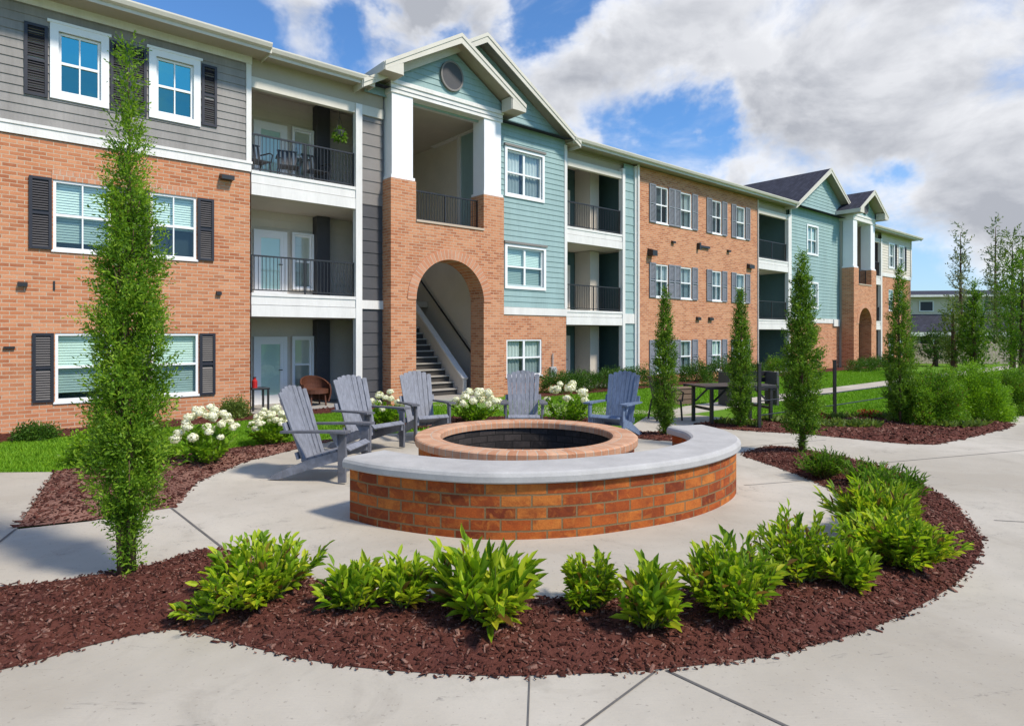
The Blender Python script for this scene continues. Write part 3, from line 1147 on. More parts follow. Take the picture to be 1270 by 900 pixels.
def railing(s0, s1, z, y, h=.86, parent=B, post=True, gap=.085):
    m = MB()
    m.box(s0, s1, y - .02, y + .02, z + h - .035, z + h)
    m.box(s0, s1, y - .014, y + .014, z + .06, z + .085)
    n = max(2, int((s1 - s0) / gap))
    for i in range(1, n):
        x = s0 + (s1 - s0) * i / n
        m.box(x - .006, x + .006, y - .006, y + .006, z + .085, z + h - .035)
    for x in (s0 + .015, (s0 + s1) / 2, s1 - .015) if post else ():
        m.box(x - .018, x + .018, y - .018, y + .018, z - .01, z + h - .036)
    return m.build('railing', M['black'], parent)


def lamp(s, z, y, w=.2, h=.1, d=.14):
    m = MB()
    m.prism([(s - w / 2, y - .002, z + h / 2), (s - w / 2, y - d, z + h * .2), (s - w / 2, y - d, z - h / 2), (s - w / 2, y - .002, z - h / 2)], (w, 0, 0))
    m.build('wall_lamp', M['black'], B)


# ---- near brick block
EZ = 7.98
tw = [(-3.48, -2.81), (-1.86, -1.16)]
WA = [(-3.56, -2.64), (-1.96, -1.10)]
LA = [(-3.53, -2.60), (-1.94, -1.06)]
holes = [(a, b, 3.39, 4.70) for a, b in WA] + [(a, b, .55, 1.83) for a, b in LA]
wall('brick_wall', -9, 0, 0, 5.42, 0, M['brick'], holes, .10, side1=2.0)
siding('siding_wall', -9, -.09, 5.66, EZ, 0, M['siding_grey'], [(a, b, 6.33, 7.47) for a, b in tw])
boxpart('trim_band', [(-9, .02, -.035, -.001, 5.43, 5.64), (-9, .04, -.055, -.036, 5.60, 5.655)], M['trim'])
boxpart('corner_trim', [(-.088, .022, -.035, .0, 5.656, EZ), (.002, .022, .001, 2.0, 5.43, EZ)], M['trim'])
boxpart('frieze_board', (-9, .03, -.06, -.036, EZ - .16, EZ), M['trim'])
for (a, b), sh in zip(tw, ([(-3.99, -3.64, 6.18, 7.50), (-2.655, -2.345, 6.20, 7.56)], [(-2.325, -2.03, 6.20, 7.56), (-1.0, -.70, 6.26, 7.56)])):
    window(a, b, 6.33, 7.47, 0, 'roomdark', 2, (.13, .05), 'glass_blue', sh)
for (a, b), sh in zip(WA, ([(-3.92, -3.58, 3.38, 4.71), (-2.62, -2.31, 3.38, 4.71)], [(-2.29, -1.98, 3.38, 4.71), (-1.08, -.76, 3.38, 4.70)])):
    window(a, b, 3.39, 4.70, 0, 'greenish', 2, None, 'glass', sh)
for (a, b), sh in zip(LA, ([(-3.87, -3.55, .55, 1.83), (-2.58, -2.28, .55, 1.83)], [(-2.26, -1.96, .55, 1.83), (-1.04, -.73, .52, 1.83)])):
    window(a, b, .55, 1.83, 0, 'greenish', 1, None, 'glass', sh)
# soldier course heads over the near windows
for a, b in WA:
    sc = MB()
    sc.box(a - .02, b + .02, -.012, .002, 4.70, 4.87)
    for i, f in enumerate(sc.f):
        sc.uv[i] = [(sc.v[j][0], sc.v[j][2] + .01) for j in f]
    sc.build('brick_lintel', M['brick_arch'], B)
lamp(-.51, 5.22, 0, .26, .13, .18)
lamp(-4.01, 2.72, 0, .14, .09, .09)
lamp(-.66, 2.70, 0, .10, .09, .07)
boxpart('vent_cap', (-3.56, -3.53, -.02, -.002, 2.63, 2.80), M['black'])
boxpart('vent_cap', (-4.28, -4.12, -.05, -.002, 1.55, 1.59), M['black'])


# ---- balcony bays
def bay(s0, s1, sr, depth, wallmat, darkmat, slabs, pw=.17, top=7.55, light=True, furn=None, hi=False):
    """open balconies s0..s1, recess reaching sr at the back"""
    (a0, a1), (b0, b1) = slabs
    levels = [(0.03, a0), (a1, b0), (b1, EZ - .12)]
    for i, (zb, zt) in enumerate(levels):
        bw = wallmat if not (i == 0 and hi) else wallmat
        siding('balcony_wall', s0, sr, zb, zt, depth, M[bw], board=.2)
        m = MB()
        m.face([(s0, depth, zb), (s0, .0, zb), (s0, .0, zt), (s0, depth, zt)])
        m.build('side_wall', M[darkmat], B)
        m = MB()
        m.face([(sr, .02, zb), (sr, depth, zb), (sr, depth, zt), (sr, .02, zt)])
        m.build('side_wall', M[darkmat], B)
        m = MB()
        m.face([(s0, 0.02, zt - .004), (s0, depth, zt - .004), (sr, depth, zt - .004), (sr, .02, zt - .004)])
        m.build('balcony_ceiling', M['beige' if light else 'beige'], B)
    for z0, z1 in slabs:
        boxpart('balcony_slab', [(s0 - .0, s1, 0.0, depth, z0, z1), (s0 - .0, s1, -.03, -.001, z0 + .27, z1 + .01), (s0, s1, -.05, -.031, z1 - .06, z1 + .014), (s0, s1, -.045, -.001, z0, z0 + .255)], M['trim'])
    boxpart('header_beam', (s0, s1, -.02, .12, top - .22, top + .02), M['cream'])
    boxpart('balcony_slab', (s0, sr, 0, depth, -.05, .05), M['tread'])


bay(.022, 2.55, 3.3, 1.7, 'beige_light', 'charcoal', ((2.21, 2.73), (4.93, 5.46)))
for i, zb in enumerate((.05, 2.74, 5.47)):
    door(.62, 1.46, zb, zb + 1.70, 1.68)
    o = window(1.62, 2.10, zb + .28, zb + 1.66, 1.62, 'greenish', 1, (.05, 0))
    # storage closet standing beside the window
    boxpart('storage_closet', (2.16, 2.52, 1.40, 1.69, zb, (2.19, 4.91, 7.83)[i]), M['charcoal'])
for zb in (2.74, 5.47):
    railing(.03, 2.54, zb, .06)
boxpart('column', [(2.54, 2.71, -.06, .11, 0, 7.56), (2.51, 2.74, -.075, .125, 0, .16)], M['trim'])
# panels between column and tower; lower floors' shade put into the charcoal
siding('siding_wall', 2.71, 3.32, .05, 2.44, .03, M['charcoal'], board=.3)
siding('siding_wall', 2.71, 3.32, 2.68, 5.1, .03, M['charcoal'], board=.3)
siding('siding_wall', 2.71, 3.32, 5.1, EZ, .03, M['greypanel'], board=.3)
boxpart('trim_band', (2.71, 3.32, -.02, .03, 2.45, 2.67), M['trim'])
boxpart('header_beam', (2.55, 3.32, -.03, .1, 7.33, 7.57), M['cream'])
boxpart('frieze_wall', (.02, 3.32, .0, .10, 7.58, EZ), M['soffit'])


# ---- entrance towers
def tower(s0, s1, yf, zp, arch, sill, far=False):
    a0, a1, spring = arch
    r = (a1 - a0) / 2
    ac = (a0 + a1) / 2
    th = .62
    pw = a0 - s0
    m = MB()
    yb = yf + th

    def ring(y, flip):
        pts = []
        # left and right of the opening
        quads = [[(s0, 0), (a0, 0), (a0, spring), (s0, spring)], [(a1, 0), (s1, 0), (s1, spring), (a1, spring)]]
        n = 24
        for i in range(n):
            t0, t1 = math.pi - math.pi * i / n, math.pi - math.pi * (i + 1) / n
            x0, z0 = ac + r * math.cos(t0), spring + r * math.sin(t0)
            x1, z1 = ac + r * math.cos(t1), spring + r * math.sin(t1)
            quads.append([(x0, z0), (x1, z1), (x1, sill), (x0, sill)])
        quads.append([(s0, spring), (a0, spring), (a0, sill), (s0, sill)])
        quads.append([(a1, spring), (s1, spring), (s1, sill), (a1, sill)])
        quads.append([(s0, sill), (a0, sill), (a0, zp), (s0, zp)])
        quads.append([(a1, sill), (s1, sill), (s1, zp), (a1, zp)])
        for q in quads:
            p = [(x, y, z) for x, z in q]
            m.face(p[::-1] if flip else p)
    ring(yf, False)
    ring(yb, True)
    n = 24
    prev = (a0, spring)
    path = [(a0, 0), (a0, spring)] + [(ac + r * math.cos(math.pi - math.pi * i / n), spring + r * math.sin(math.pi * i / n)) for i in range(1, n + 1)] + [(a1, 0)]
    for (x0, z0), (x1, z1) in zip(path, path[1:]):
        m.face([(x0, yf, z0), (x0, yb, z0), (x1, yb, z1), (x1, yf, z1)])
    for x, z0, z1, fl in ((s0, 0, zp, 1), (s1, 0, zp, 0), (a0, sill, zp, 0), (a1, sill, zp, 1)):
        q = [(x, yf, z0), (x, yb, z0), (x, yb, z1), (x, yf, z1)]
        m.face(q[::-1] if fl else q)
    m.face([(a0, yf, sill), (a1, yf, sill), (a1, yb, sill), (a0, yb, sill)])
    for x0, x1 in ((s0, a0), (a1, s1)):
        m.face([(x0, yf, zp), (x1, yf, zp), (x1, yb, zp), (x0, yb, zp)])
    T = m.build('entrance_tower', M['brick'], B)
    # rowlock ring round the arch
    m = MB()
    n = 30
    for i in range(n):
        t0, t1 = math.pi * i / n, math.pi * (i + 1) / n
        p = []
        for tt, rr in ((t0, r - .002), (t0, r + .26), (t1, r + .26), (t1, r - .002)):
            p.append((ac + rr * math.cos(tt), yf - .018, spring + rr * math.sin(tt)))
        m.face(p, [(t0 * r, .02), (t0 * r, .28), (t1 * r, .28), (t1 * r, .02)])
        m.face([p[2], p[1], (p[1][0], yf, p[1][2]), (p[2][0], yf, p[2][2])], [(0, .1)] * 4)
        m.face([p[0], p[3], (p[3][0], yf, p[3][2]), (p[0][0], yf, p[0][2])], [(0, .1)] * 4)
    m.build('arch_ring', M['brick_arch'], T)
    # coping on the sill
    boxpart('sill_coping', (a0 + .002, a1 - .002, yf - .03, yb + .02, sill + .002, sill + .06), M['brick_arch'], T)
    for x0, x1 in ((s0, a0), (a1, s1)):
        boxpart('column', [(x0 + .06, x1 - .06, yf + .06, yb - .04, zp + .002, 7.98), (x0 + .02, x1 - .02, yf + .02, yb - .0, zp + .001, zp + .08)], M['col_white'], T)
    boxpart('beam', [(s0 + .02, s1 - .02, yf + .03, yb, 7.96, 8.30), (s0 + .02, s0 + .30, yb + .001, 3.0, 7.96, 8.30), (s1 - .30, s1 - .02, yb + .001, 3.0, 7.96, 8.30),
                     (s0 - .0, s1 + .0, yf + .0, yf + .028, 8.18, 8.28)], M['trim'], T)
    m = MB()
    m.face([(s0 + .05, yf + .1, 8.0), (s0 + .05, 5, 8.0), (s1 - .05, 5, 8.0), (s1 - .05, yf + .1, 8.0)])
    m.build('porch_ceiling', M['beige'], T)
    rail = railing(a0, a1, sill + .06, yf + .3, .84, T)
    # gable face
    c = (s0 + s1) / 2
    hw = (s1 - s0) / 2 + .42
    apex, eave = 9.70, 8.33
    if far:
        apex = 9.55
    sl = (apex - eave) / hw
    siding('gable_face', s0, s1, 8.30, apex - .12, yf + .06, M['siding_teal'], top=lambda z: (c - (apex - .1 - z) / sl, c + (apex - .1 - z) / sl) if z > eave + .05 else (s0 + .02, s1 - .02), parent=T)
    # arched louvre in the gable
    m = MB()
    vw, vz = .33, 8.72
    pts = [(c + .02 + vw * math.cos(a), vz + .36 * math.sin(a) + .1) for a in [2 * math.pi * k / 28 for k in range(28)]]
    m.prism([(x, yf + .035, z) for x, z in pts][::-1], (0, -.05, 0))
    m.build('gable_vent', M['charcoal'], T)
    m = MB()
    for k in range(28):
        a, b = 2 * math.pi * k / 28, 2 * math.pi * (k + 1) / 28
        q = []
        for tt, k2 in ((a, 1.0), (b, 1.0), (b, 1.13), (a, 1.13)):
            q.append((c + .02 + vw * k2 * math.cos(tt), yf - .03, vz + .1 + .36 * k2 * math.sin(tt)))
        m.prism(q, (0, .06, 0))
    m.build('vent_frame', M['greypanel'], T)
    gable_roof(c, hw, eave, apex, yf - .46, 4.5 if not far else 3.4, T, returns=True)
    return T


def gable_roof(c, hw, eave, apex, y0, y1, parent, returns=False, name='gable_roof'):
    sl = (apex - eave) / hw
    th = .09
    m = MB()
    for sg in (-1, 1):
        e = (c + sg * hw, eave)
        a = (c, apex)
        q = [(e[0], y0, e[1]), (a[0], y0, a[1]), (a[0], y0, a[1] + th), (e[0] - 0, y0, e[1] + th)]
        m.prism(q if sg < 0 else q[::-1], (0, y1 - y0, 0))
    rf = m
    # rake boards
    k = MB()
    w = .26
    for sg in (-1, 1):
        e = (c + sg * (hw + .01), eave + th + .01)
        a = (c, apex + th + .01)
        q = [(e[0], y0 - .03, e[1] - w * .75), (a[0], y0 - .03, a[1] - w), (a[0], y0 - .03, a[1]), (e[0], y0 - .03, e[1])]
        k.prism(q if sg < 0 else q[::-1], (0, .028, 0))
        q = [(e[0], y0 - .05, e[1] - .09), (a[0], y0 - .05, a[1] - .09), (a[0], y0 - .05, a[1] + .012), (e[0], y0 - .05, e[1] + .012)]
        k.prism(q if sg < 0 else q[::-1], (0, .019, 0))
        # eave gutter board along the side
        x = c + sg * hw
        k.box(min(x, x + sg * .03), max(x, x + sg * .03), y0, y1, eave - .10, eave + th + .01)
    s = MB()
    for sg in (-1, 1):
        s.face([(c + sg * hw, y0, eave - .006), (c + sg * hw, y1, eave - .006), (c, y1, apex - .006), (c, y0, apex - .006)])
        if returns:
            # boxed eave return
            x = c + sg * hw
            xi = c + sg * (hw - .50)
            s.face([(x, y0 + .005, eave - .105), (xi, y0 + .005, eave - .105), (xi, y1, eave - .105), (x, y1, eave - .105)])
            k.prism([(x, y0 - .028, eave - .11), (xi, y0 - .028, eave - .11), (xi, y0 - .028, eave + .5 * sl - .12), (x, y0 - .028, eave + .02)][::sg], (0, .026, 0))
            k.box(min(xi, xi - sg * .02), max(xi, xi - sg * .02), y0, y0 + .44, eave - .11, eave + .45 * sl - .02)
    if parent is B:
        g_ = rf.build(name, M['shingle'], B)
        k.build('rake_board', M['cream'], g_)
        s.build('soffit', M['soffit'], g_)
    else:
        rf.build('roof', M['shingle'], parent)
        k.build('rake_board', M['cream'], parent)
        s.build('soffit', M['soffit'], parent)


tower(3.32, 7.03, -.41, 5.78, (4.06, 6.29, 2.72), 4.74)

# inside the near tower: side walls, back wall, stair
siding('stairwell_wall', 3.45, 6.95, .03, 8.0, 4.9, M['beige_light'], board=.2)
m = MB()
m.face([(6.9, .25, 0), (6.9, 4.9, 0), (6.9, 4.9, 8.0), (6.9, .25, 8.0)])
m.build('stairwell_wall', M['cream_wall'], B)
m = MB()
m.face([(3.5, 4.9, 0), (3.5, .25, 0), (3.5, .25, 8.0), (3.5, 4.9, 8.0)])
m.build('stairwell_wall', M['cream_wall'], B)
boxpart('stairwell_panel', (6.85, 6.895, .27, 1.45, 4.12, 7.98), M['siding_teal'])
boxpart('corner_trim', (6.80, 6.895, 1.46, 1.62, 4.12, 7.98), M['trim'])
boxpart('landing', [(3.52, 6.88, .22, 1.05, 3.90, 4.10), (3.52, 6.88, 3.4, 4.88, 2.72, 2.9)], M['beige'])
boxpart('hall_floor', (3.4, 6.9, -.35, 4.9, -.02, .06), M['tread'])
st = MB()
rs = MB()
for i in range(15):
    y = .55 + i * .205
    z = .06 + (i + 1) * .18
    st.box(3.75, 6.06, y - .03, y + .22, z - .035, z)
    rs.face([(3.75, y + .02, z - .18), (6.06, y + .02, z - .18), (6.06, y + .02, z - .035), (3.75, y + .02, z - .035)])
S_ = st.build('stair', M['tread'], B)
rs.build('riser', M['riser'], S_)
m = MB()
m.prism([(6.07, .30, .06), (6.07, 3.9, .06), (6.07, 3.9, 3.45), (6.07, .30, .50)], (.14, 0, 0))
m.build('stair_wall', M['beige_light'], S_)
m = MB()
m.bar((6.14, .28, .525), (6.14, 3.9, 3.48), .2, .05)
m.build('stair_cap', M['trim'], S_)
m = MB()
m.tube([(6.80, .5, .95), (6.80, 3.8, 3.7)], .03, 8)
m.build('handrail', M['black'], S_)


# ---- teal gable wall behind the towers
def gable_wall(s0, s1, apex_s, apex, yw, tw_s1, wins, brick_to=True):
    hole3, hole2, hole1 = wins
    wall('brick_wall', tw_s1 - .3, s1, 0, 2.40, yw, M['brick'], [hole1] if hole1 else [], .1)
    boxpart('trim_band', (tw_s1 - .3, s1 + .02, yw - .03, yw + .0, 2.405, 2.63), M['trim'])
    sl = (apex - 8.0) / (s1 + .2 - apex_s)
    hs = [h for h in (hole3, hole2) if h]
    siding('siding_wall', tw_s1 - .3, s1, 2.635, 7.9, yw, M['siding_teal'], hs)
    siding('siding_wall', s0, s1, 7.9, apex - .1, yw, M['siding_teal'], top=lambda z: (max(s0, apex_s - (apex - .08 - z) / sl), min(s1, apex_s + (apex - .08 - z) / sl)))
    boxpart('corner_trim', (s1 - .10, s1 + .022, yw - .035, yw + .25, 2.64, 7.95), M['trim'])
    gable_roof(apex_s, s1 + .22 - apex_s, 7.92, apex, yw - .42, 6.0, B)


gable_wall(2.75, 9.95, 6.35, 10.22, -.06, 7.03, ((7.42, 8.86, 6.02, 7.35), (7.42, 8.92, 3.27, 4.44), (7.42, 8.86, .55, 1.66)))
window(7.42, 8.86, 6.02, 7.35, -.06, 'curtain', 2, (.09, 0), 'glass', mull=(1,), head='greypanel')
window(7.42, 8.92, 3.27, 4.44, -.06, 'greenish', 2, (.09, 0), 'glass', mull=(1,), head='greypanel')
window(7.42, 8.86, .55, 1.66, -.06, 'curtain', 2, None, 'glass', mull=(1,))
um = boxpart('utility_meter', [(9.18, 9.42, -.16, -.061, .45, .78)], M['utility'], bevel=.01)
m = MB()
m.tube([(9.3, -.16, .68), (9.3, -.23, .68)], .085, 14)
m.tube([(9.3, -.11, .78), (9.3, -.11, 1.2)], .02, 8)
m.build('meter_dial', M['utility'], um)

# ---- second balcony bay
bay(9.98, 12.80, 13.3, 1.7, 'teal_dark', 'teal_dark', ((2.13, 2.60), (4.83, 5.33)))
for i, zb in enumerate((.05, 2.61, 5.34)):
    door(10.9, 11.85, zb, zb + 1.72, 1.66, 'beige_light', False)
    boxpart('storage_closet', (12.15, 12.62, .9, 1.66, zb, (2.11, 4.81, 7.83)[i]), M['beige'])
    window(10.12, 10.72, zb + .30, zb + 1.6, 1.62, 'greenish', 1, (.05, 0))
for zb in (2.61, 5.34):
    railing(10.0, 12.78, zb, .06)
boxpart('column', (12.80, 12.94, -.06, .12, 0, 7.7), M['trim'])
siding('siding_wall', 12.94, 13.5, .05, 7.9, .02, M['siding_teal'], board=.3)
boxpart('trim_band', (12.94, 13.5, -.03, .02, 2.2, 2.55), M['trim'])
boxpart('corner_trim', (13.5, 13.66, -.06, .12, 0, 7.9), M['trim'])
boxpart('frieze_wall', (9.98, 13.5, .121, .20, 7.58, EZ), M['soffit'])

# ---- middle brick block
prs = [(14.78, 15.56), (16.36, 17.12), (18.58, 19.32), (20.48, 21.22)]
rows = [(6.02, 7.40, 'roomdark'), (3.22, 4.46, 'curtain'), (.32, 1.58, 'greenish')]
hl = [(a, b, c, d) for a, b in prs for c, d, _ in rows]
wall('brick_wall', 13.66, 22.3, 0, 7.95, 0, M['brick'], hl, .1, side0=.4, side1=1.9)
for c, d, bl in rows:
    for i, (a, b) in enumerate(prs):
        lft = (a - .40, a - .02, c - .03, d + .03)
        rgt = (b + .02, b + .40, c - .03, d + .03)
        window(a, b, c, d, 0, ('curtain' if (i + len(bl)) % 2 else bl), 1 if i % 2 else 2, None, 'glass', [lft, rgt], 'shutter_grey')
lamp(14.43, 4.86, 0, .28, .28, .25)
lamp(15.85, 5.38, 0, .18, .1, .1)
boxpart('vent_pipe', [(17.55, 18.35, -.08, -.002, 5.33, 5.42), (17.5, 17.6, -.14, -.003, 5.24, 5.5)], M['black'])
lamp(19.84, 5.38, 0, .2, .1, .1)
lamp(21.6, 4.85, 0, .42, .22, .15)
lamp(17.55, 2.46, 0, .24, .14, .1)
lamp(18.45, 2.46, 0, .28, .14, .1)

# ---- third balcony bay
bay(22.33, 25.15, 25.3, 1.8, 'teal_dark', 'teal_dark', ((2.05, 2.50), (4.80, 5.29)))
boxpart('column', (25.16, 25.36, -.06, .12, 0, 7.6), M['trim'])
boxpart('frieze_wall', (22.32, 25.3, .121, .20, 7.58, EZ), M['soffit'])
boxpart('corner_trim', (22.302, 22.328, -.06, .12, 0, 7.9), M['trim'])
for zb in (2.51, 5.30):
    railing(22.34, 25.14, zb, .06, gap=.11)

# ---- far gable and tower
gable_wall(25.36, 32.6, 28.98, 10.30, -.02, 25.66, ((27.2, 28.3, 5.92, 7.28), (27.2, 28.3, 3.2, 4.4), None))
window(27.2, 28.3, 5.92, 7.28, -.02, 'greenish', 2, (.09, 0), 'glass', mull=(1,))
window(27.2, 28.3, 3.2, 4.4, -.02, 'greenish', 2, (.09, 0), 'glass', mull=(1,))
boxpart('corner_trim', (25.36, 25.48, -.06, -.002, 2.64, 7.9), M['trim'])
boxpart('balcony_slab', (30.2, 30.94, -.10, -.03, 2.25, 2.62), M['trim'])
tower(30.95, 34.05, -.80, 5.40, (31.6, 33.35, 2.4), 4.5, True)
siding('stairwell_wall', 31.0, 34.0, .03, 8.0, 3.2, M['beige'], board=.25)
m = MB()
m.face([(33.95, -.18, 0), (33.95, 3.2, 0), (33.95, 3.2, 8.0), (33.95, -.18, 8.0)])
m.build('stairwell_wall', M['beige'], B)
m = MB()
m.face([(31.05, 3.2, 0), (31.05, -.18, 0), (31.05, -.18, 8.0), (31.05, 3.2, 8.0)])
m.build('stairwell_wall', M['beige'], B)
boxpart('landing', (31.06, 33.94, -.15, 2.0, 3.9, 4.1), M['beige'])

# ---- last balcony bay and end block
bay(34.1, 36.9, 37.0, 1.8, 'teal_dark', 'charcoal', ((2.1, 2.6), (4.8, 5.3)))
for zb in (2.61, 5.31):
    railing(34.12, 36.88, zb, .06, gap=.12)
boxpart('column', (36.9, 37.1, -.06, .12, 0, 7.6), M['trim'])
boxpart('frieze_wall', (34.06, 36.95, .121, .20, 7.58, EZ), M['soffit'])
er = [(38.3, 39.1), (40.0, 40.8)]
wall('brick_wall', 37.1, 42.2, 0, 5.42, 0, M['brick'], [(a, b, c, d) for a, b in er for c, d in ((.5, 1.8), (3.3, 4.6))], .1, side1=11.8)
siding('siding_wall', 37.1, 42.2, 5.5, EZ, 0, M['beige_light'], [(a, b, 6.0, 7.4) for a, b in er])
boxpart('trim_band', (37.1, 42.22, -.04, -.001, 5.36, 5.56), M['trim'])
boxpart('corner_trim', (42.08, 42.22, -.06, .12, 5.57, EZ), M['trim'])
for a, b in er:
    window(a, b, 6.0, 7.4, 0, 'curtain', 2, (.09, 0), 'glass', [(b + .15, b + .5, 5.9, 7.45)], 'shutter_dark')
    window(a, b, 3.3, 4.6, 0, 'greenish', 2)
    window(a, b, .5, 1.8, 0, 'greenish', 2)

# ---- shell behind, main roof, eaves
boxpart('rear_wall', [(-9, 42.2, 11.8, 12.0, 0, 7.98), (-9.2, -9.0, 0, 12, 0, 7.98)], M['brick'])
m = MB()
for q in ([(-9.6, -.40, 8.06), (42.6, -.40, 8.06), (42.6, 6, 8.86), (-9.6, 6, 8.86)], [(-9.6, 6, 8.86), (42.6, 6, 8.86), (42.6, 12.4, 8.06), (-9.6, 12.4, 8.06)],
          [(-9.6, -.40, 8.04), (-9.6, 12.4, 8.04), (-9.6, 6, 8.85)], [(42.6, -.40, 8.04), (42.6, 12.4, 8.04), (42.6, 6, 8.85)]):
    m.face(q)
RF = m.build('roof', M['shingle'], B)
# eaves per stretch: (s0, s1, overhang)
for s0, s1, ov in ((-9.6, .24, .62), (.25, 2.85, .40), (9.9, 25.3, .42), (34.5, 42.6, .5)):
    m = MB()
    m.box(s0, s1, -ov - .02, -ov + .0, 7.93, 8.11)
    # ogee gutter
    m.prism([(s0, -ov - .022, 7.99), (s0, -ov - .10, 8.02), (s0, -ov - .13, 8.09), (s0, -ov - .13, 8.12), (s0, -ov - .022, 8.12)], (s1 - s0, 0, 0))
    if s0 < 1:
        m.box(s1, s1 + .02, -ov - .02, .3, 7.93, 8.10)
    m.build('gutter', M['cream'], RF)
    m = MB()
    m.box(s0, s1, -ov, .45, EZ, EZ + .03)
    m.build('soffit', M['soffit'], RF)
    m = MB()
    m.face([(s0, -ov - .01, 8.115), (s1, -ov - .01, 8.115), (s1, .2, 8.15), (s0, .2, 8.15)])
    m.build('eave_shingles', M['shingle'], RF)
ds = MB()
for s in (13.62, ):
    ds.box(s - .03, s + .04, -.13, -.065, .1, 7.95)
ds.build('downspout', M['trim'], B)

# ------------------------------------------------------------------ seat wall and fire pit
outer = catmull([(-1.56, 6.05), (-1.20, 5.78), (-.68, 5.55), (-.22, 5.44), (.34, 5.47), (.91, 5.64), (1.66, 6.04), (2.20, 6.55), (2.54, 7.12), (2.62, 7.75), (2.50, 8.22)], 8)


def strip_wall(name_b, pts, w, h, cap_h, over):
    P = [Vector((*p, 0)) for p in pts]
    N = []
    for i in range(len(P)):
        d = (P[min(i + 1, len(P) - 1)] - P[max(i - 1, 0)]).normalized()
        N.append(Vector((-d.y, d.x, 0)))     # inward (left of travel)
    out = P
    inn = [p + n * w for p, n in zip(P, N)]
    acc = [0]
    for a, b in zip(P, P[1:]):
        acc.append(acc[-1] + (b - a).length)
    up = Vector((0, 0, 1))
    root = thing('seat_wall', 'curved low brick seat wall with smooth grey cap around the fire pit', 'seat wall')
    m = MB()
    z0, z1 = .02, h - cap_h
    for i in range(len(P) - 1):
        for L, fl in ((out, False), (inn, True)):
            a, b = L[i], L[i + 1]
            q = [a + up * z0, b + up * z0, b + up * z1, a + up * z1]
            uv = [(acc[i], z0), (acc[i + 1], z0), (acc[i + 1], z1), (acc[i], z1)]
            m.face(q[::-1] if fl else q, uv[::-1] if fl else uv)
    for i, fl in ((0, True), (len(P) - 1, False)):
        q = [out[i] + up * z0, inn[i] + up * z0, inn[i] + up * z1, out[i] + up * z1]
        uv = [(0, z0), (w, z0), (w, z1), (0, z1)]
        m.face(q[::-1] if fl else q, uv[::-1] if fl else uv)
    m.build('brick_wall', M['brick_seat'], root)
    # cap with eased edges
    m = MB()
    e = .04
    d0 = (P[0] - P[1]).normalized() * over
    d1 = (P[-1] - P[-2]).normalized() * over
    Pc = [P[0] + d0] + P[1:-1] + [P[-1] + d1]
    prof = [(-over + .01, z1), (-over, z1 + .012), (-over, h - e), (-over + e * .35, h - e * .35), (-over + e, h), (w + over - e, h), (w + over - e * .35, h - e * .35), (w + over, h - e), (w + over, z1 + .012), (w + over - .01, z1)]
    rows = [[p + n * a + up * z for a, z in prof] for p, n in zip(Pc, N)]
    k = len(prof)
    vi = []
    for r_ in rows:
        vi.append(len(m.v))
        m.v += [tuple(p) for p in r_]
    for i in range(len(rows) - 1):
        for j in range(k):
            a, b = vi[i], vi[i + 1]
            m.f.append((a + j, a + (j + 1) % k, b + (j + 1) % k, b + j)[::-1])
            m.uv.append([(0, 0)] * 4)
            m.mi.append(0)
    m.f.append(tuple(range(vi[0], vi[0] + k))[::1])
    m.f.append(tuple(range(vi[-1], vi[-1] + k))[::-1])
    m.uv += [[(0, 0)] * k] * 2
    m.mi += [0, 0]
    o = m.build('cap', M['concrete_cap'], root)
    return root


strip_wall('brick_wall', outer, .46, .62, .10, .05)

FP = (.18, 8.10)


def ring_mesh(profile, n=72, closed=False):
    """lathe about z; profile [(r,z)]; uv u=angle*Rref, v=running length"""
    m = MB()
    run = [0]
    for (a, b), (c, d) in zip(profile, profile[1:]):
        run.append(run[-1] + math.hypot(c - a, d - b))
    rref = max(p[0] for p in profile)
    for i in range(n):
        t0, t1 = 2 * math.pi * i / n, 2 * math.pi * (i + 1) / n
        for j in range(len(profile) - 1):
            (r0, z0), (r1, z1) = profile[j], profile[j + 1]
            m.face([(r0 * math.cos(t0), r0 * math.sin(t0), z0), (r0 * math.cos(t1), r0 * math.sin(t1), z0), (r1 * math.cos(t1), r1 * math.sin(t1), z1), (r1 * math.cos(t0), r1 * math.sin(t0), z1)],
                   [(t0 * rref, run[j]), (t1 * rref, run[j]), (t1 * rref, run[j + 1]), (t0 * rref, run[j + 1])])
    return m


fp = thing('fire_pit', 'round brick fire pit with pale brick coping and dark inside', 'fire pit', (*FP, 0))
ring_mesh([(1.37, .02), (1.37, .43)]).build('brick_wall', M['brick_seat'], fp)
ring_mesh([(1.10, .44), (1.375, .432), (1.41, .435), (1.415, .45), (1.415, .515), (1.40, .528), (1.37, .532), (1.14, .532), (1.11, .525), (1.10, .51), (1.10, .44)]).build('coping', M['brick_cope'], fp)
ring_mesh([(1.13, .44), (1.13, .06), (0.0, .05)]).build('fire_bowl', M['brick_dark'], fp)
m = MB()
for i in range(90):
    a, r = random.uniform(0, 6.28), 1.0 * math.sqrt(random.random())
    s = random.uniform(.03, .07)
    x, y = r * math.cos(a), r * math.sin(a)
    mt = Matrix.Translation((x, y, .07 + random.random() * .05)) @ Matrix.Rotation(random.uniform(0, 3), 4, Vector((random.random(), random.random(), 1)))
    m.box(-s, s, -s * .7, s * .7, -s * .5, s * .5, mat=mt)
m.build('lava_rock', M['charcoal'], fp)


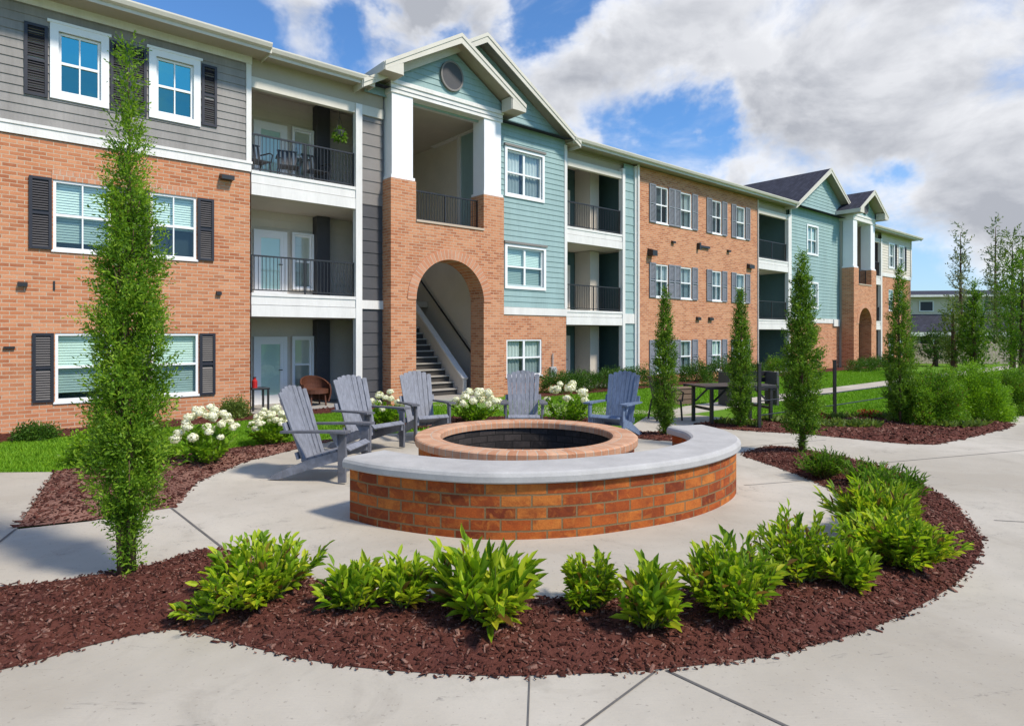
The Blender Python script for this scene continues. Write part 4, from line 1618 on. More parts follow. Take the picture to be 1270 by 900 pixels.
# ------------------------------------------------------------------ adirondack chairs
def make_adirondack(label, wood, loc, rz, slats=7):
    t = thing('adirondack_chair', label, 'chair', loc, R(rz), 'adirondack chairs round the fire pit')
    if loc[1] > 10.5:
        t.scale = (.95, .88, 1)
    w = .66
    # back: fanned slats
    m = MB()
    lean = Vector((-.30, 0, .86)).normalized()
    side = Vector((0, 1, 0))
    nrm = side.cross(lean)
    base = Vector((-.16, 0, .20))
    for i in range(slats):
        k = (i - (slats - 1) / 2) / ((slats - 1) / 2)
        H = .98 - .075 * k * k
        y0, y1 = k * .235, k * .285
        dv = (lean * H + side * (y1 - y0))
        p0 = base + side * y0
        p1 = p0 + dv
        dep = nrm * (.025 * (k * k))
        q = [p0 + dep - side * .0375, p0 + dep + side * .0375, p1 + dep + side * .0455, p1 + dep + lean * .012, p1 + dep - side * .0455]
        m.prism(q, tuple(nrm * -.022))
    m.build('backrest', wood, t, .004)
    m = MB()
    m.bar(base + lean * .12 - nrm * .03 + side * -.30, base + lean * .12 - nrm * .03 + side * .30, .09, .03, up=tuple(nrm))
    m.bar(base + lean * .50 - nrm * .035 + side * -.36, base + lean * .50 - nrm * .035 + side * .36, .10, .03, up=tuple(nrm))
    m.bar(base + lean * .80 - nrm * .03 + side * -.26, base + lean * .80 - nrm * .03 + side * .26, .07, .03, up=tuple(nrm))
    m.build('back_brace', wood, t, .003)
    m = MB()
    for i in range(7):
        k = i / 6
        x = .43 - .56 * k
        z = .43 - .17 * k - (.02 if i == 0 else 0)
        m.bar((x, -.30, z), (x, .30, z), .082, .022, up=(-.29 if i else .6, 0, 1))
    m.build('seat', wood, t, .004)
    for sy in (-1, 1):
        y = sy * .34
        m = MB()
        m.bar((.38, y, .02), (.38, y, .60), .035, .10, up=(1, 0, 0))
        m.build('leg', M['wood_dark'] if wood is M['wood_grey'] else wood, t, .004)
        m = MB()
        ya = y - sy * .038
        m.prism([(.42, ya - .016, .41), (.42, ya - .016, .29), (.10, ya - .016, .20), (-.46, ya - .016, .015), (-.60, ya - .016, .015), (-.52, ya - .016, .075), (-.10, ya - .016, .26)], (0, .032, 0))
        m.build('side_rail', wood, t, .003)
        m = MB()
        yo = y + sy * .03
        poly = [(.47, yo - .075, .61), (.47, yo + .075, .61), (.30, yo + .08, .61), (-.38, yo + .035, .59), (-.38, yo - .045, .59), (.2, yo - .07, .61)]
        m.prism(poly, (0, 0, .026))
        m.build('armrest', M['wood_dark'] if wood is M['wood_grey'] else wood, t, .004)
        m = MB()
        m.prism([(.33, y + sy * .017 - .0, .60), (.24, y + sy * .017, .60), (.34, y + sy * .017, .44)], (0, sy * .028, 0))
        m.build('arm_bracket', wood, t)
    return t


make_adirondack('grey wooden adirondack chair nearest the camera, seen from its side left of the seat wall', M['wood_grey'], (-2.33, 7.86, .03), -10)
make_adirondack('grey adirondack chair just behind the nearest one, with dark armrests', M['wood_grey'], (-2.22, 9.75, .03), -36)
make_adirondack('grey adirondack chair in front of the arched entrance stairs', M['wood_grey'], (-1.50, 10.75, .03), -60)
make_adirondack('blue grey adirondack chair in front of the ground floor window, straight behind the fire pit', M['wood_grey'], (.20, 10.85, .03), -90)
make_adirondack('slate blue adirondack chair beside the white hydrangeas, rightmost of the chairs', M['wood_blue'], (1.76, 10.75, .03), -122)


# ------------------------------------------------------------------ plants
def crown(prof, n, leaf, spread, seed, bias=.55, fade=0.0):
    """sprays of small leaves in a column; prof(h)->radius, h in 0..1 of height H"""
    H, fn = prof
    rg = np.random.default_rng(seed)
    h = rg.uniform(0, 1, n * 4)
    rad = np.array([fn(x) for x in h])
    keep = rg.uniform(0, max(rad), len(h)) < rad + .02
    h, rad = h[keep][:n], rad[keep][:n]
    n = len(h)
    a = rg.uniform(0, 2 * math.pi, n)
    # clumps: radius modulated so the outline is uneven
    ph = rg.uniform(0, 6.28, 6)
    mod = 1 + .22 * np.sin(a * 3 + h * 23 + ph[0]) + .13 * np.sin(a * 5 - h * 41 + ph[1]) + .10 * np.sin(a * 2 + h * 67 + ph[2])
    dens = np.sin(a * 4 + h * 30 + ph[3]) + np.sin(a * 2 - h * 52 + ph[4])
    k2 = dens > rg.uniform(-1.7, 1.0, n)
    k2 &= rg.uniform(0, 1, n) > fade * np.clip((h - .5) / .3, 0, 1)
    h, rad, a, mod = h[k2], rad[k2], a[k2], mod[k2]
    n = len(h)
    q = rg.uniform(0, 1, n) ** bias
    r = rad * q * mod
    P = np.stack([r * np.cos(a), r * np.sin(a), h * H], 1)
    out = np.stack([np.cos(a), np.sin(a), np.zeros(n)], 1)
    dirs = unit(out * rg.uniform(.2, 1, (n, 1)) + np.array([[0, 0, 1]]) * rg.uniform(.3, 1.3, (n, 1)) + rg.normal(size=(n, 3)) * .35)
    Vs, Fs, off = [], [], 0
    per = 8
    for j in range(per):
        f = j / per
        pos = P + dirs * spread * f
        sd = unit(rg.normal(size=(n, 3)))
        ld = unit(dirs * .8 + sd * .75)
        L = leaf * rg.uniform(.6, 1.35, n) * (1.1 - .4 * f)
        V, F = leaf_quads(pos, ld, rg.normal(size=(n, 3)), L, L * .38)
        Vs.append(V)
        Fs.append(F + off)
        off += len(V)
    return np.concatenate(Vs), np.concatenate(Fs)


def trunk_mesh(H, r0, seed, stems=3, base_z=0.0):
    rg = random.Random(seed)
    m = MB()
    for s in range(stems):
        a = rg.uniform(0, 6.28)
        b = .05 * (s > 0)
        pts, rad = [], []
        for i in range(9):
            k = i / 8
            pts.append((b * math.cos(a) + .04 * k * math.cos(a + 1) + .012 * math.sin(k * 9 + s), b * math.sin(a) + .04 * k * math.sin(a + 1) + .012 * math.cos(k * 8 + s), base_z + H * k * (1 if s == 0 else .75)))
            rad.append(max(.004, r0 * (1 if s == 0 else .55) * (1 - .9 * k)))
        m.tube(pts, rad, 8)
    for i in range(22):
        k = rg.uniform(.12, .9)
        a = rg.uniform(0, 6.28)
        L = .25 * (1 - k) + .08
        z = H * k
        m.tube([(0, 0, z), (L * .5 * math.cos(a), L * .5 * math.sin(a), z + L * .5), (L * .8 * math.cos(a), L * .8 * math.sin(a), z + L * 1.3)], [r0 * .25, r0 * .15, .003], 5)
    return m


def big_prof(h):
    # half widths from the photograph of the near tree, height 3.92
    pts = [(0, .02), (.05, .025), (.09, .07), (.13, .18), (.2, .245), (.35, .255), (.5, .225), (.62, .175), (.72, .14), (.78, .105), (.81, .06), (.845, .085), (.87, .035), (.91, .02), (.95, .04), (1, .008)]
    for (a, b), (c, d) in zip(pts, pts[1:]):
        if a <= h <= c:
            return .85 * (b + (d - b) * (h - a) / (c - a))
    return .02


tr = thing('columnar_evergreen', 'tall thin evergreen in the near mulch bed, rising past the windows at left', 'tree', (-2.80, 4.60, .05), 0, 'columnar evergreens')
trunk_mesh(3.7, .038, 3, 4).build('trunk', M['bark'], tr, smooth=True)
V, F = crown((3.86, big_prof), 11500, .034, .15, 5, .58, .55)
np_mesh('crown', V, F, M['leaf_tree'], tr)


def col_prof(h):
    if h < .13:
        return .02 + .6 * (h / .13) * .45
    if h < .35:
        return .29 + .05 * (h - .13) / .22
    return max(.015, .34 * (1 - ((h - .35) / .65) ** 1.5))


c0 = thing('columnar_evergreen', 'slender dark evergreen at the back edge of the plaza, behind the fire pit', 'tree', (2.66, 10.95, .04), 0, 'columnar evergreens')
trunk_mesh(2.4, .035, 8, 3).build('trunk', M['bark'], c0, smooth=True)
V, F = crown((2.55, lambda h: col_prof(h) * .54), 3800, .040, .11, 9, .6)
np_mesh('crown', V, F, M['leaf_tree_far'], c0)
def evergreen(label, loc, H, k, seed, n):
    t = thing('columnar_evergreen', label, 'tree', loc, 0, 'columnar evergreens')
    trunk_mesh(H * .95, .036, seed, 2).build('trunk', M['bark'], t, smooth=True)
    V, F = crown((H, lambda h: col_prof(h) * k), n, .042, .12, seed + 1, .57)
    np_mesh('crown', V, F, M['leaf_tree_far'], t)


evergreen('slender evergreen behind the black picnic table', (4.34, 11.95, .04), 2.58, .60, 128, 3900)
c1 = thing('columnar_evergreen', 'fuller evergreen at the tip of the curved mulch bed, right of the seat wall', 'tree', (4.26, 9.24, .04), 0, 'columnar evergreens')
trunk_mesh(2.8, .04, 18, 1).build('trunk', M['bark'], c1, smooth=True)
V, F = crown((2.95, lambda h: col_prof(h) * .70 if h > .10 else .015 + .3 * max(0, h - .05)), 5600, .042, .12, 19, .55)
np_mesh('crown', V, F, M['leaf_tree_far'], c1)
evergreen('bushy evergreen beside the round green bush, rightmost before the path', (7.62, 12.35, .04), 3.08, .74, 148, 4600)


def blade_shrub(label, loc, rad, hgt, stems, per, L, Wd, seed, mat='leaf_lime', upright=.6, group='young green shrubs in the curved bed', name='young_shrub', fold=True):
    rg = np.random.default_rng(seed)
    hgt *= .90
    L *= .78
    rad *= 1.16
    stems = int(stems * 1.5)
    t = thing(name, label, 'shrub', loc, 0, group)
    m = MB()
    Ps, Ds = [], []
    Ls = []
    for i in range(stems):
        a = rg.uniform(0, 6.28)
        q = math.sqrt(rg.uniform(0, 1))
        lean = q * (1.15 - upright * .75)
        hh = hgt * rg.uniform(.45, 1.0) * (1 - .30 * q * q) * (1.12 if i % 7 == 0 else 1)
        bx, by = .12 * rad * math.cos(a) * rg.uniform(0, 2), .12 * rad * math.sin(a) * rg.uniform(0, 2)
        lop = 1 + .22 * math.sin(a * 2 + seed) + .15 * math.sin(a * 3 + seed * 1.7)
        ex, ey = rad * q * .86 * lop * math.cos(a), rad * q * .86 * lop * math.sin(a)
        pts = []
        for k in range(7):
            u = k / 6
            pts.append(np.array([bx + (ex - bx) * u ** .8, by + (ey - by) * u ** .8, hh * (u * .85 + .15 * u * u)]))
        m.tube(pts, [max(.0016, .007 * (1 - u / 7)) for u in range(7)], 5, False)
        for j in range(per):
            u = .22 + .78 * (j + rg.uniform(0, .6)) / per
            u = min(u, 1)
            k = min(int(u * 6), 5)
            p = pts[k] + (pts[k + 1] - pts[k]) * (u * 6 - k)
            d = pts[k + 1] - pts[k]
            d = d / np.linalg.norm(d)
            az = j * 2.4 + i
            sd = np.array([math.cos(az), math.sin(az), .05])
            open_ = (1.05 - upright * .55) * (1.15 - .75 * u) + .1
            Ps.append(p)
            Ds.append(d * 1.0 + sd * open_ + rg.normal(size=3) * .30)
            Ls.append(L * rg.uniform(.5, 1.3) * (.75 + .5 * math.sin(min(1, u) * 2.6)))
    m.build('stems', M['stem'], t, smooth=True)
    P, Dv, Lv = np.array(Ps), np.array(Ds), np.array(Ls)
    Nn = np.array([[0, 0, 1.0]]) + rg.normal(size=(len(P), 3)) * .3 + unit(P * np.array([[1, 1, 0]]) + 1e-4) * -.5
    V, F = leaf_fold(P, Dv, Nn, Lv, Lv * Wd)
    np_mesh('foliage', V, F, M[mat], t)
    return t


near_sh = [
    ('leafy lime green shrub left of the front bed, below the seat wall corner', (-1.66, 4.10), .40, .50, 60, 16, .085, .42, .35),
    ('low leafy sprig at the left foot of the leftmost front shrub', (-1.86, 3.90), .16, .20, 12, 9, .085, .45, .2),
    ('small upright lime shrub, left one of the close pair in the front bed', (-1.00, 3.97), .19, .36, 26, 11, .115, .30, .75),
    ('small dark leaved shrub, right one of the close pair in the front bed', (-.70, 4.02), .19, .40, 26, 11, .115, .30, .8),
    ('broad leaved upright shrub in the middle of the front bed, below the seat wall', (-.17, 3.84), .33, .52, 46, 11, .15, .30, .75),
    ('feathery upright shrub first right of the middle gap in the front bed', (.50, 4.02), .21, .43, 34, 17, .075, .40, .6),
    ('taller dark stemmed shrub with wide yellow green leaves near the paving edge', (.82, 3.74), .20, .46, 24, 10, .13, .34, .7),
    ('rounded bushy lime shrub between the fire pit and the right bend of the bed', (1.38, 3.98), .37, .52, 60, 14, .095, .38, .5),
    ('open wispy shrub with dark twigs in the right bend of the bed', (2.02, 4.45), .31, .58, 40, 17, .085, .34, .6),
    ('small low yellow green shrub at the front of the right cluster', (2.33, 4.30), .19, .34, 22, 11, .10, .40, .4),
    ('large bright shrub with rounded leaves at the outer right bend of the bed', (2.90, 4.76), .37, .46, 70, 15, .085, .46, .35),
    ('tall grassy upright shrub with yellow tips behind the right bend', (3.12, 5.40), .38, .56, 80, 16, .11, .22, .8),
    ('spiky dark green shrub at the outermost right edge of the bed', (3.45, 5.75), .25, .46, 40, 16, .11, .22, .7),
    ('fine leaved green shrub halfway along the right arm of the bed', (3.95, 6.55), .36, .46, 70, 18, .075, .24, .7),
    ('low dense dark green shrub next to the trunk at the bed tip', (3.83, 7.75), .32, .40, 80, 20, .055, .28, .6),
    ('dense dark green shrub, second from the trunk at the bed tip', (4.12, 7.25), .30, .36, 70, 20, .055, .28, .6),
]
for i, (lb, (x, y), r, h, st_, per, L, wd, up) in enumerate(near_sh):
    blade_shrub(lb, (x, y, .055), r, h, st_, per, L, wd, 100 + i, 'leaf_lime' if i < 13 else 'leaf_mid', up)


def bush(name, label, cat, loc, rx, ry, h, n, leaf, mat, seed, group=None, z0=.0, stem=True, pw=2.0):
    rg = np.random.default_rng(seed)
    t = thing(name, label, cat, loc, 0, group)
    d = unit(rg.normal(size=(n, 3)))
    d[:, 2] = np.abs(d[:, 2]) * 1.0 - .12
    lump = 1 + .14 * np.sin(d[:, 0] * 7 + seed) + .12 * np.sin(d[:, 1] * 9 + d[:, 2] * 6 + seed * 2) + .08 * np.sin(d[:, 2] * 17)
    q = rg.uniform(.5, 1, (n, 1)) ** .5
    e = np.sign(d) * np.abs(d) ** (2 / (2 + pw * .35))
    P = e * np.array([[rx, ry, h * .98]]) * q * lump[:, None]
    P[:, 2] = np.maximum(P[:, 2], .01) + z0
    Vs, Fs, off = [], [], 0
    for j in range(5):
        dd = unit(d + rg.normal(size=(n, 3)) * .7 + np.array([[0, 0, .4]]))
        L = leaf * rg.uniform(.6, 1.3, n)
        V, F = leaf_quads(P + rg.normal(size=(n, 3)) * leaf * .9, dd, rg.normal(size=(n, 3)), L, L * .45)
        Vs.append(V)
        Fs.append(F + off)
        off += len(V)
    np_mesh('foliage', np.concatenate(Vs), np.concatenate(Fs), M[mat], t)
    if stem:
        m = MB()
        for k in range(7):
            a = rg.uniform(0, 6.28)
            m.tube([(0, 0, 0), (rx * .3 * math.cos(a), ry * .3 * math.sin(a), z0 + h * .35), (rx * .6 * math.cos(a), ry * .6 * math.sin(a), z0 + h * .75)], [.018, .012, .004], 5)
        m.build('stems', M['bark'], t)
    return t


# round bushes in the far bed, right
GB = 'round green bushes in the far right bed'
bush('round_bush', 'round bright green bush closest to the rightmost evergreen', 'bush', (8.25, 12.45, .04), .56, .55, 1.05, 8500, .038, 'leaf_mid', 31, GB)
bush('round_bush', 'pale topped green bush between the two others in the far right bed', 'bush', (9.62, 13.2, .04), .68, .6, 1.05, 9500, .038, 'leaf_bright', 32, GB)
bush('round_bush', 'dark green bush farthest right, at the edge of the paving', 'bush', (11.35, 14.25, .0), .62, .6, 1.0, 8000, .038, 'leaf_mid', 33, GB)
bush('leafy_bush', 'bright leafy bush beside the left lawn, behind the near tall evergreen', 'bush', (-5.45, 8.75, .03), .62, .42, .58, 2000, .055, 'leaf_bright', 34)
bush('small_shrub', 'small dark shrub at the foot of the near brick wall', 'bush', (-8.05, 10.62, .03), .28, .25, .24, 700, .045, 'leaf_dark', 35)
bush('small_shrub', 'reddish green shrub at the near brick corner under the lamp', 'bush', fac(-.5, .55, .03), .25, .25, .40, 700, .05, 'leaf_olive', 36)
# hedges on the facade
for k, (s, tt, rx, h) in enumerate(((9.0, .85, .75, .62), (10.5, .85, .85, .60), (12.2, .8, .95, .66))):
    o = bush('boxwood_hedge', ('clipped hedge under the grey utility meter', 'clipped hedge in front of the second ground floor patio', 'clipped hedge at the white downspout by the middle brick wall')[k], 'hedge', fac(s, tt, .03), rx, .45, h, 1700, .05, 'leaf_dark', 41 + k, 'clipped hedges along the facade', pw=6)
    o.rotation_euler.z = math.atan2(U.y, U.x)
for k, (s, rx, h, lb) in enumerate(((15.9, .55, .75, 'left of the three shrubs below the middle brick wall windows'), (17.6, .7, .85, 'middle of the three shrubs below the middle brick wall windows'), (19.6, .8, .70, 'right of the three shrubs below the middle brick wall windows'))):
    bush('foundation_shrub', lb, 'bush', fac(s, 1.0, .03), rx, .5, h, 1100, .06, 'leaf_dark', 51 + k, 'foundation shrubs')
bush('foundation_shrub', 'light green shrub at the foot of the third balcony bay', 'bush', fac(22.4, 1.1, .03), .8, .5, .85, 1000, .07, 'leaf_mid', 55, 'foundation shrubs')
o = bush('boxwood_hedge', 'long clipped hedge before the far arched entrance tower', 'hedge', fac(29.6, 2.2, .0), 2.0, .5, .62, 2200, .06, 'leaf_dark', 58, 'clipped hedges along the facade', pw=6)
o.rotation_euler.z = math.atan2(U.y, U.x)


def hydrangea(label, loc, r, h, heads, seed, n=420, hs=.085):
    rg = np.random.default_rng(seed)
    t = blade_shrub(label, loc, r, h * .85, 30, 12, .10, .55, seed, 'leaf_bright', .3, 'white hydrangeas', 'hydrangea')
    t['category'] = 'hydrangea'
    for k in range(heads):
        a = k * 2.4 + rg.uniform(0, .6)
        q = math.sqrt((k + .5) / heads)
        c = np.array([r * .95 * q * math.cos(a), r * .95 * q * math.sin(a), h * (1.0 - .45 * q * q) + rg.uniform(-.06, .05)])
        s = hs * rg.uniform(.75, 1.2)
        d = unit(rg.normal(size=(110, 3)))
        P = c + d * s * np.array([rg.uniform(.75, 1.25, 3) * np.array([1, 1, .75])]) * rg.uniform(.6, 1.1, (110, 1))
        V, F = leaf_quads(P, unit(np.cross(d, rg.normal(size=(110, 3)))), d, np.full(110, s * .55), np.full(110, s * .5))
        np_mesh('flower_head', V, F, M['petal'], t)
    return t


hydrangea('white hydrangea full of blooms beside the near tall evergreen', (-4.15, 8.55, .04), .42, .76, 34, 61, hs=.06)
hydrangea('creamy white hydrangea behind the nearest grey chair', (-3.85, 10.15, .04), .40, .56, 34, 62, hs=.058)
hydrangea('hydrangea with few blooms between the second and third chairs', (-2.45, 12.2, .04), .42, .62, 10, 63, hs=.08)
hydrangea('hydrangea with large pale blooms in front of the entrance arch', (-.75, 12.6, .04), .48, .66, 15, 64, hs=.095)
hydrangea('hydrangea with round white blooms between the two right chairs', (1.10, 12.4, .04), .48, .82, 12, 65, hs=.09)

# low ground cover and red bedding flowers beyond the path
P = np.stack([RNG.uniform(3.2, 9.2, 6000), RNG.uniform(11.2, 13.8, 6000)], 1)
P = P[in_poly(P, BED_BACK)]
P = P[edge_dist(P, BED_BACK) > .3]
P = P[np.array([mnoise.noise(Vector((x * 1.3, y * 1.3, 8))) > -.05 for x, y in P])]
P = P[P[:, 1] > 11.75]
pz = np.c_[P, np.full(len(P), .07)]
Vs, Fs, off = [], [], 0
for j in range(3):
    dd = rand_dirs(len(pz))
    dd[:, 2] = np.abs(dd[:, 2]) + .3
    L = RNG.uniform(.07, .16, len(pz))
    V, F = leaf_quads(pz, dd, rand_dirs(len(pz)), L, L * .4)
    Vs.append(V)
    Fs.append(F + off)
    off += len(V)
tag(np_mesh('ground_cover', np.concatenate(Vs), np.concatenate(Fs), M['leaf_olive']), 'low olive ground cover in the bed beyond the path', 'ground cover', kind='stuff')
for k, (x, y) in enumerate(((6.3, 13.05), (7.55, 13.3))):
    t = thing('red_flower_clump', ('low red flower clump right of the black post', 'low red flower clump beside the rightmost evergreen')[k], 'flowers', (x, y, .06), 0, 'red flower clumps')
    d = rand_dirs(260)
    d[:, 2] = np.abs(d[:, 2])
    V, F = leaf_quads(d * np.array([[.35, .22, .16]]) * RNG.uniform(.5, 1, (260, 1)), rand_dirs(260) + d, d, np.full(260, .05), np.full(260, .035))
    np_mesh('blooms', V, F, M['petal_red'], t)
    V, F = leaf_quads(d * np.array([[.35, .22, .11]]) * RNG.uniform(.3, 1, (260, 1)), rand_dirs(260) + d, d, np.full(260, .08), np.full(260, .03))
    np_mesh('foliage', V, F, M['leaf_mid'], t)

# ------------------------------------------------------------------ picnic furniture, posts
pt = thing('picnic_table', 'black metal picnic table standing behind the slender right evergreen', 'table', (4.45, 12.75, .0), R(14))
m = MB()
for i in range(8):
    y = -.38 + i * .105
    m.box(-.80, .80, y, y + .09, .76, .79)
m.box(-.82, .82, -.40, -.382, .735, .79)
m.box(-.82, .82, .455, .475, .735, .79)
m.build('tabletop', M['black'], pt, .003)
for sx in (-1, 1):
    for sy in (-1, 1):
        m = MB()
        m.bar((sx * .66, sy * .34, 0), (sx * .66, sy * .34, .755), .06, .06, up=(1, 0, 0))
        m.build('leg', M['black'], pt, .003)
    m = MB()
    m.bar((sx * .66, -.34, .34), (sx * .66, .34, .34), .04, .05)
    m.bar((sx * .64, -.30, .45), (sx * .30, -.30, .74), .03, .03)
    m.bar((sx * .64, .30, .45), (sx * .30, .30, .74), .03, .03)
    m.build('brace', M['black'], pt)


def patio_chair(label, loc, rz, group='black patio chairs'):
    t = thing('patio_chair', label, 'chair', loc, R(rz), group)
    m = MB()
    for i in range(6):
        m.box(-.24, .24, -.22 + i * .075, -.22 + i * .075 + .06, .40, .42)
    m.build('seat', M['black'], t)
    m = MB()
    for i in range(5):
        x = -.2 + i * .1
        m.bar((x, .20, .42), (x, .30, .88), .05, .015, up=(0, 1, 0))
    m.bar((-.24, .30, .88), (.24, .30, .88), .05, .03)
    m.build('backrest', M['black'], t)
    for sx in (-1, 1):
        for y0, y1 in ((-.22, -.25), (.22, .30)):
            m = MB()
            m.bar((sx * .23, y1, 0), (sx * .23, y0, .41), .03, .03, up=(0, 1, 0))
            m.build('leg', M['black'], t)
        m = MB()
        m.tube([(sx * .25, -.24, .40), (sx * .27, -.26, .58), (sx * .27, -.15, .64), (sx * .26, .26, .66)], .018, 6)
        m.build('armrest', M['black'], t)
    return t


patio_chair('black patio chair at the left end of the picnic table', (3.22, 13.15, .03), 100)
bt = thing('garden_bench', 'dark slatted bench with thick end panels on the lawn beyond the picnic table', 'bench', (6.0, 15.9, 0), R(12))
m = MB()
for i in range(4):
    m.box(-.62, .62, -.20 + i * .11, -.20 + i * .11 + .09, .40, .43)
m.build('seat', M['black'], bt)
m = MB()
for i in range(2):
    m.box(-.62, .62, .25, .29, .58 + i * .16, .70 + i * .16)
m.build('backrest', M['black'], bt)
for sx in (-1, 1):
    m = MB()
    m.box(sx * .66 - .035, sx * .66 + .035, -.22, .30, 0, .86)
    m.build('end_panel', M['charcoal'], bt, .01)
pl = thing('planter_box', 'low brown wooden planter box left of the picnic table on the lawn', 'planter', (4.35, 16.2, 0), R(20))
m = MB()
for z in (0.02, .16, .30):
    m.box(-.30, .30, -.2, -.17, z, z + .12)
    m.box(-.30, .30, .17, .2, z, z + .12)
    m.box(-.30, -.27, -.169, .169, z, z + .12)
    m.box(.27, .30, -.169, .169, z, z + .12)
m.box(-.32, .32, -.22, .22, .425, .45)
m.build('box', M['terra'], pl, .004)

fe = thing('post_and_cable_fence', 'thin black two cable fence with slim posts beyond the right bed', 'fence')
fp_ = [(4.62, 11.75), (6.9, 13.45), (9.2, 15.3)]
for (x, y) in fp_:
    m = MB()
    m.bar((x, y, 0), (x, y, 1.24), .055, .055, up=(1, 0, 0))
    m.box(x - .035, x + .035, y - .035, y + .035, 1.24, 1.262)
    m.build('post', M['black'], fe)
for z in (.42, .80):
    m = MB()
    for a, b in zip(fp_, fp_[1:]):
        if z == .42:
            continue
    m.tube([(x, y, z * .7) for x, y in fp_], .012, 6)
    m.build('cable', M['black'], fe)

# ------------------------------------------------------------------ things on the balconies and patio
wc = thing('wicker_chair', 'round brown wicker armchair on the near ground floor patio', 'chair', fac(1.75, -.55, .055), math.atan2(U.y, U.x))
m = MB()
n = 22
for i in range(n):
    a0, a1 = R(-20 + 220 * i / n), R(-20 + 220 * (i + 1) / n)
    for j in range(6):
        z0, z1 = .10 + j * .10, .10 + (j + 1) * .10
        def pr(a, z):
            r = .33 + .06 * math.sin((z - .1) / .6 * 2.6)
            return (r * math.cos(a), r * math.sin(a), z * (.75 + .28 * max(0, math.sin(a))))
        m.face([pr(a0, z0), pr(a1, z0), pr(a1, z1), pr(a0, z1)])
ws = m.build('backrest', M['wicker'], wc)
sm = ws.modifiers.new('solid', 'SOLIDIFY')
sm.thickness = .035
m = MB()
m.tube([(0, 0, .30), (0, 0, .40)], .31, 20)
m.build('seat', M['wicker'], wc)
for k in range(4):
    a = R(45 + 90 * k)
    m = MB()
    m.tube([(.27 * math.cos(a), .27 * math.sin(a), 0), (.24 * math.cos(a), .24 * math.sin(a), .30)], .022, 6)
    m.build('leg', M['wicker'], wc)
gr = thing('patio_side_table', 'small dark patio table in the corner by the brick wall', 'table', fac(.33, -.45, .055), math.atan2(U.y, U.x))
m = MB()
m.box(-.20, .20, -.2, .2, .48, .52)
m.build('tabletop', M['black'], gr, .004)
for sx in (-1, 1):
    for sy in (-1, 1):
        m = MB()
        m.box(sx * .17 - .02, sx * .17 + .02, sy * .17 - .02, sy * .17 + .02, 0, .478)
        m.build('leg', M['black'], gr)
rc = thing('red_canister', 'red canister standing on the small patio table', 'canister', fac(.24, -.42, .577))
m = MB()
m.tube([(0, 0, 0), (0, 0, .16), (0, 0, .19), (0, 0, .23)], [.06, .06, .03, .03], 14)
m.build('body', M['red'], rc, smooth=False)
m = MB()
m.tube([(0, 0, .231), (0, 0, .25)], .034, 12)
m.build('lid', M['black'], rc)


def balcony_chair(label, s, z, rz):
    t = patio_chair(label, fac(s, -.75, z), rz, 'chairs on the top left balcony')
    return t


ang = math.degrees(math.atan2(U.y, U.x))
balcony_chair('black metal chair at the brick end of the top floor balcony', .38, 5.47, ang + 10)
balcony_chair('black metal chair in the middle of the top floor balcony', 1.15, 5.47, ang - 15)
balcony_chair('black metal chair beside the closet on the top floor balcony', 1.85, 5.47, ang + 5)
hp = thing('hanging_plant', 'trailing plant in a dark pot hung on the top floor balcony', 'plant', fac(2.25, -.25, 6.75))
m = MB()
m.tube([(0, 0, -.02), (0, 0, .10), (0, 0, .13)], [.08, .12, .125], 14)
m.build('pot', M['charcoal'], hp)
m = MB()
for k in range(3):
    a = k * 2.1
    m.tube([(.11 * math.cos(a), .11 * math.sin(a), .12), (0, 0, .5)], .004, 4)
m.tube([(0, 0, .5), (0, 0, 1.0)], .004, 4)
m.build('hanger', M['black'], hp)
d = rand_dirs(300)
P = d * np.array([[.18, .18, .16]]) * RNG.uniform(.4, 1, (300, 1)) + np.array([[0, 0, .10]])
P[:, 2] -= np.linalg.norm(P[:, :2], axis=1) * .8
V, F = leaf_quads(P, d + np.array([[0, 0, -.4]]), rand_dirs(300), np.full(300, .07), np.full(300, .035))
np_mesh('foliage', V, F, M['leaf_mid'], hp)

# ------------------------------------------------------------------ far right: house, fence, trees
hs_ = thing('distant_house', 'beige two storey house with dark roofs beyond the trees at far right', 'house', (41.5, 60, 0), R(-8))
m = MB()
m.box(-6, 12, 0, 9, 0, 5.5)
m.build('wall', M['housewall'], hs_)
m = MB()
m.prism([(-6.6, -.6, 5.5), (-6.6, 9.6, 5.5), (-6.6, 4.5, 6.3)], (19.2, 0, 0))
m.build('roof', M['shingle'], hs_)
m = MB()
m.prism([(-6.6, -2.6, 2.0), (-6.6, -.01, 2.0), (-6.6, -.01, 3.75)], (19, 0, 0))
m.build('porch_roof', M['shingle'], hs_)
m = MB()
m.box(-6.7, 12.5, -2.75, -2.6, 1.66, 2.02)
m.box(-6.7, 12.6, -.75, -.62, 5.38, 5.58)
m.build('fascia', M['trim'], hs_)
for k in range(5):
    m = MB()
    m.box(-6.2 + k * 3.6, -5.9 + k * 3.6, -2.5, -2.2, 0, 1.99)
    m.build('porch_post', M['trim'], hs_)
for k in range(6):
    x = -5.2 + k * 2.8
    for z in (4.1, .5):
        m = MB()
        m.box(x, x + 1.1, -.06, -.002, z, z + .85 + (z < 2) * .4)
        w_ = m.build('window', M['shutter_dark'], hs_)
        m = MB()
        m.box(x - .1, x, -.09, -.003, z - .1, z + .95 + (z < 2) * .4)
        m.box(x + 1.1, x + 1.2, -.09, -.003, z - .1, z + .95 + (z < 2) * .4)
        m.box(x, x + 1.1, -.09, -.003, z - .1, z)
        m.box(x, x + 1.1, -.09, -.003, z + .85 + (z < 2) * .4, z + .95 + (z < 2) * .4)
        m.build('frame', M['trim'], w_)

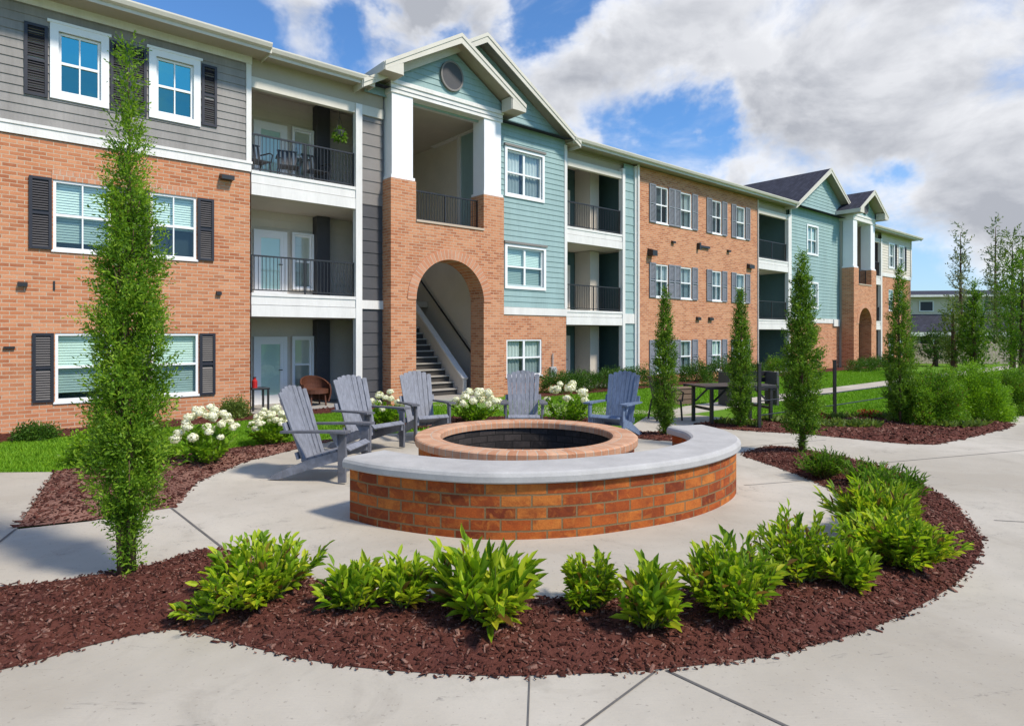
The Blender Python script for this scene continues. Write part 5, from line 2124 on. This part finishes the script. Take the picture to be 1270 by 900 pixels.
pf = thing('privacy_fence', 'beige board fence behind the far right trees', 'fence', (27.5, 38, 0), R(-6))
m = MB()
for i in range(110):
    m.box(-3 + i * .2, -3 + i * .2 + .185, -.015, .015, .05, 1.25 + .02 * (i % 2))
m.build('boards', M['fence_beige'], pf)
for i in range(11):
    m = MB()
    m.box(-3.05 + i * 2.2, -2.93 + i * 2.2, .016, .12, 0, 1.4)
    m.build('post', M['fence_beige'], pf)


def far_tree(name, label, loc, H, r, mat, seed, shape='cone', n=1500, leaf=.16, trunk=.16, z0=.12):
    t = thing(name, label, 'tree', loc, 0, 'trees beyond the lawn at right')
    trunk_mesh(H * .92, trunk, seed, 1).build('trunk', M['bark'], t, smooth=True)

    def fn(h):
        if h < z0:
            return .02
        k = (h - z0) / (1 - z0)
        if shape == 'cone':
            return max(.05, r * (1 - k) ** .8 * (.75 + .25 * math.sin(k * 40)))
        return max(.05, r * math.sin(math.pi * (.12 + .86 * k)) ** .7)
    V, F = crown((H, fn), n, leaf, leaf * 3, seed, .6)
    np_mesh('crown', V, F, M[mat], t)
    return t


def at(px, Y):
    return ((px - 635) / 780 * Y, Y, 0)


far_tree('conifer', 'tall pale grey green conifer, left of the two tall ones', at(1192, 40), 9.0, 1.0, 'leaf_hazed', 71, n=520, leaf=.20)
far_tree('conifer', 'tallest pale sparse conifer near the right edge', at(1235, 40), 9.4, 1.15, 'leaf_hazed', 72, n=480, leaf=.20)
far_tree('leafy_tree', 'small green tree in front of the distant house', at(1183, 28), 3.2, .62, 'leaf_olive', 73, 'round', 520, .13)
far_tree('conifer', 'mid green conical tree before the beige fence', at(1207, 27), 4.0, .75, 'leaf_tree_far', 74, n=1100, leaf=.13)
far_tree('leafy_tree', 'broad green tree cut by the right edge of the view', at(1268, 25), 5.0, .95, 'leaf_tree_far', 75, 'round', 1500, .13)
far_tree('leafy_tree', 'tall loose green tree behind the one at the right edge', at(1256, 34), 7.4, 1.0, 'leaf_olive', 76, 'round', 800, .17)
far_tree('leafy_tree', 'dark low tree between the house and the fence', at(1160, 36), 1.9, .9, 'leaf_dark', 77, 'round', 700, .13)
# distant tree belt closing the horizon
rg = np.random.default_rng(5)
Vs, Fs, off = [], [], 0
for i in range(170):
    x = -120 + i * 2.2 + rg.uniform(-1, 1)
    y = 115 + rg.uniform(-12, 12)
    n = 260
    d = unit(rg.normal(size=(n, 3)))
    s = rg.uniform(2.2, 3.6)
    P = d * s * rg.uniform(.5, 1, (n, 1)) * np.array([[1, 1, .9]]) + np.array([[x, y, s * .75]])
    V, F = leaf_quads(P, unit(rg.normal(size=(n, 3))), d, np.full(n, 1.0), np.full(n, .7))
    Vs.append(V)
    Fs.append(F + off)
    off += len(V)
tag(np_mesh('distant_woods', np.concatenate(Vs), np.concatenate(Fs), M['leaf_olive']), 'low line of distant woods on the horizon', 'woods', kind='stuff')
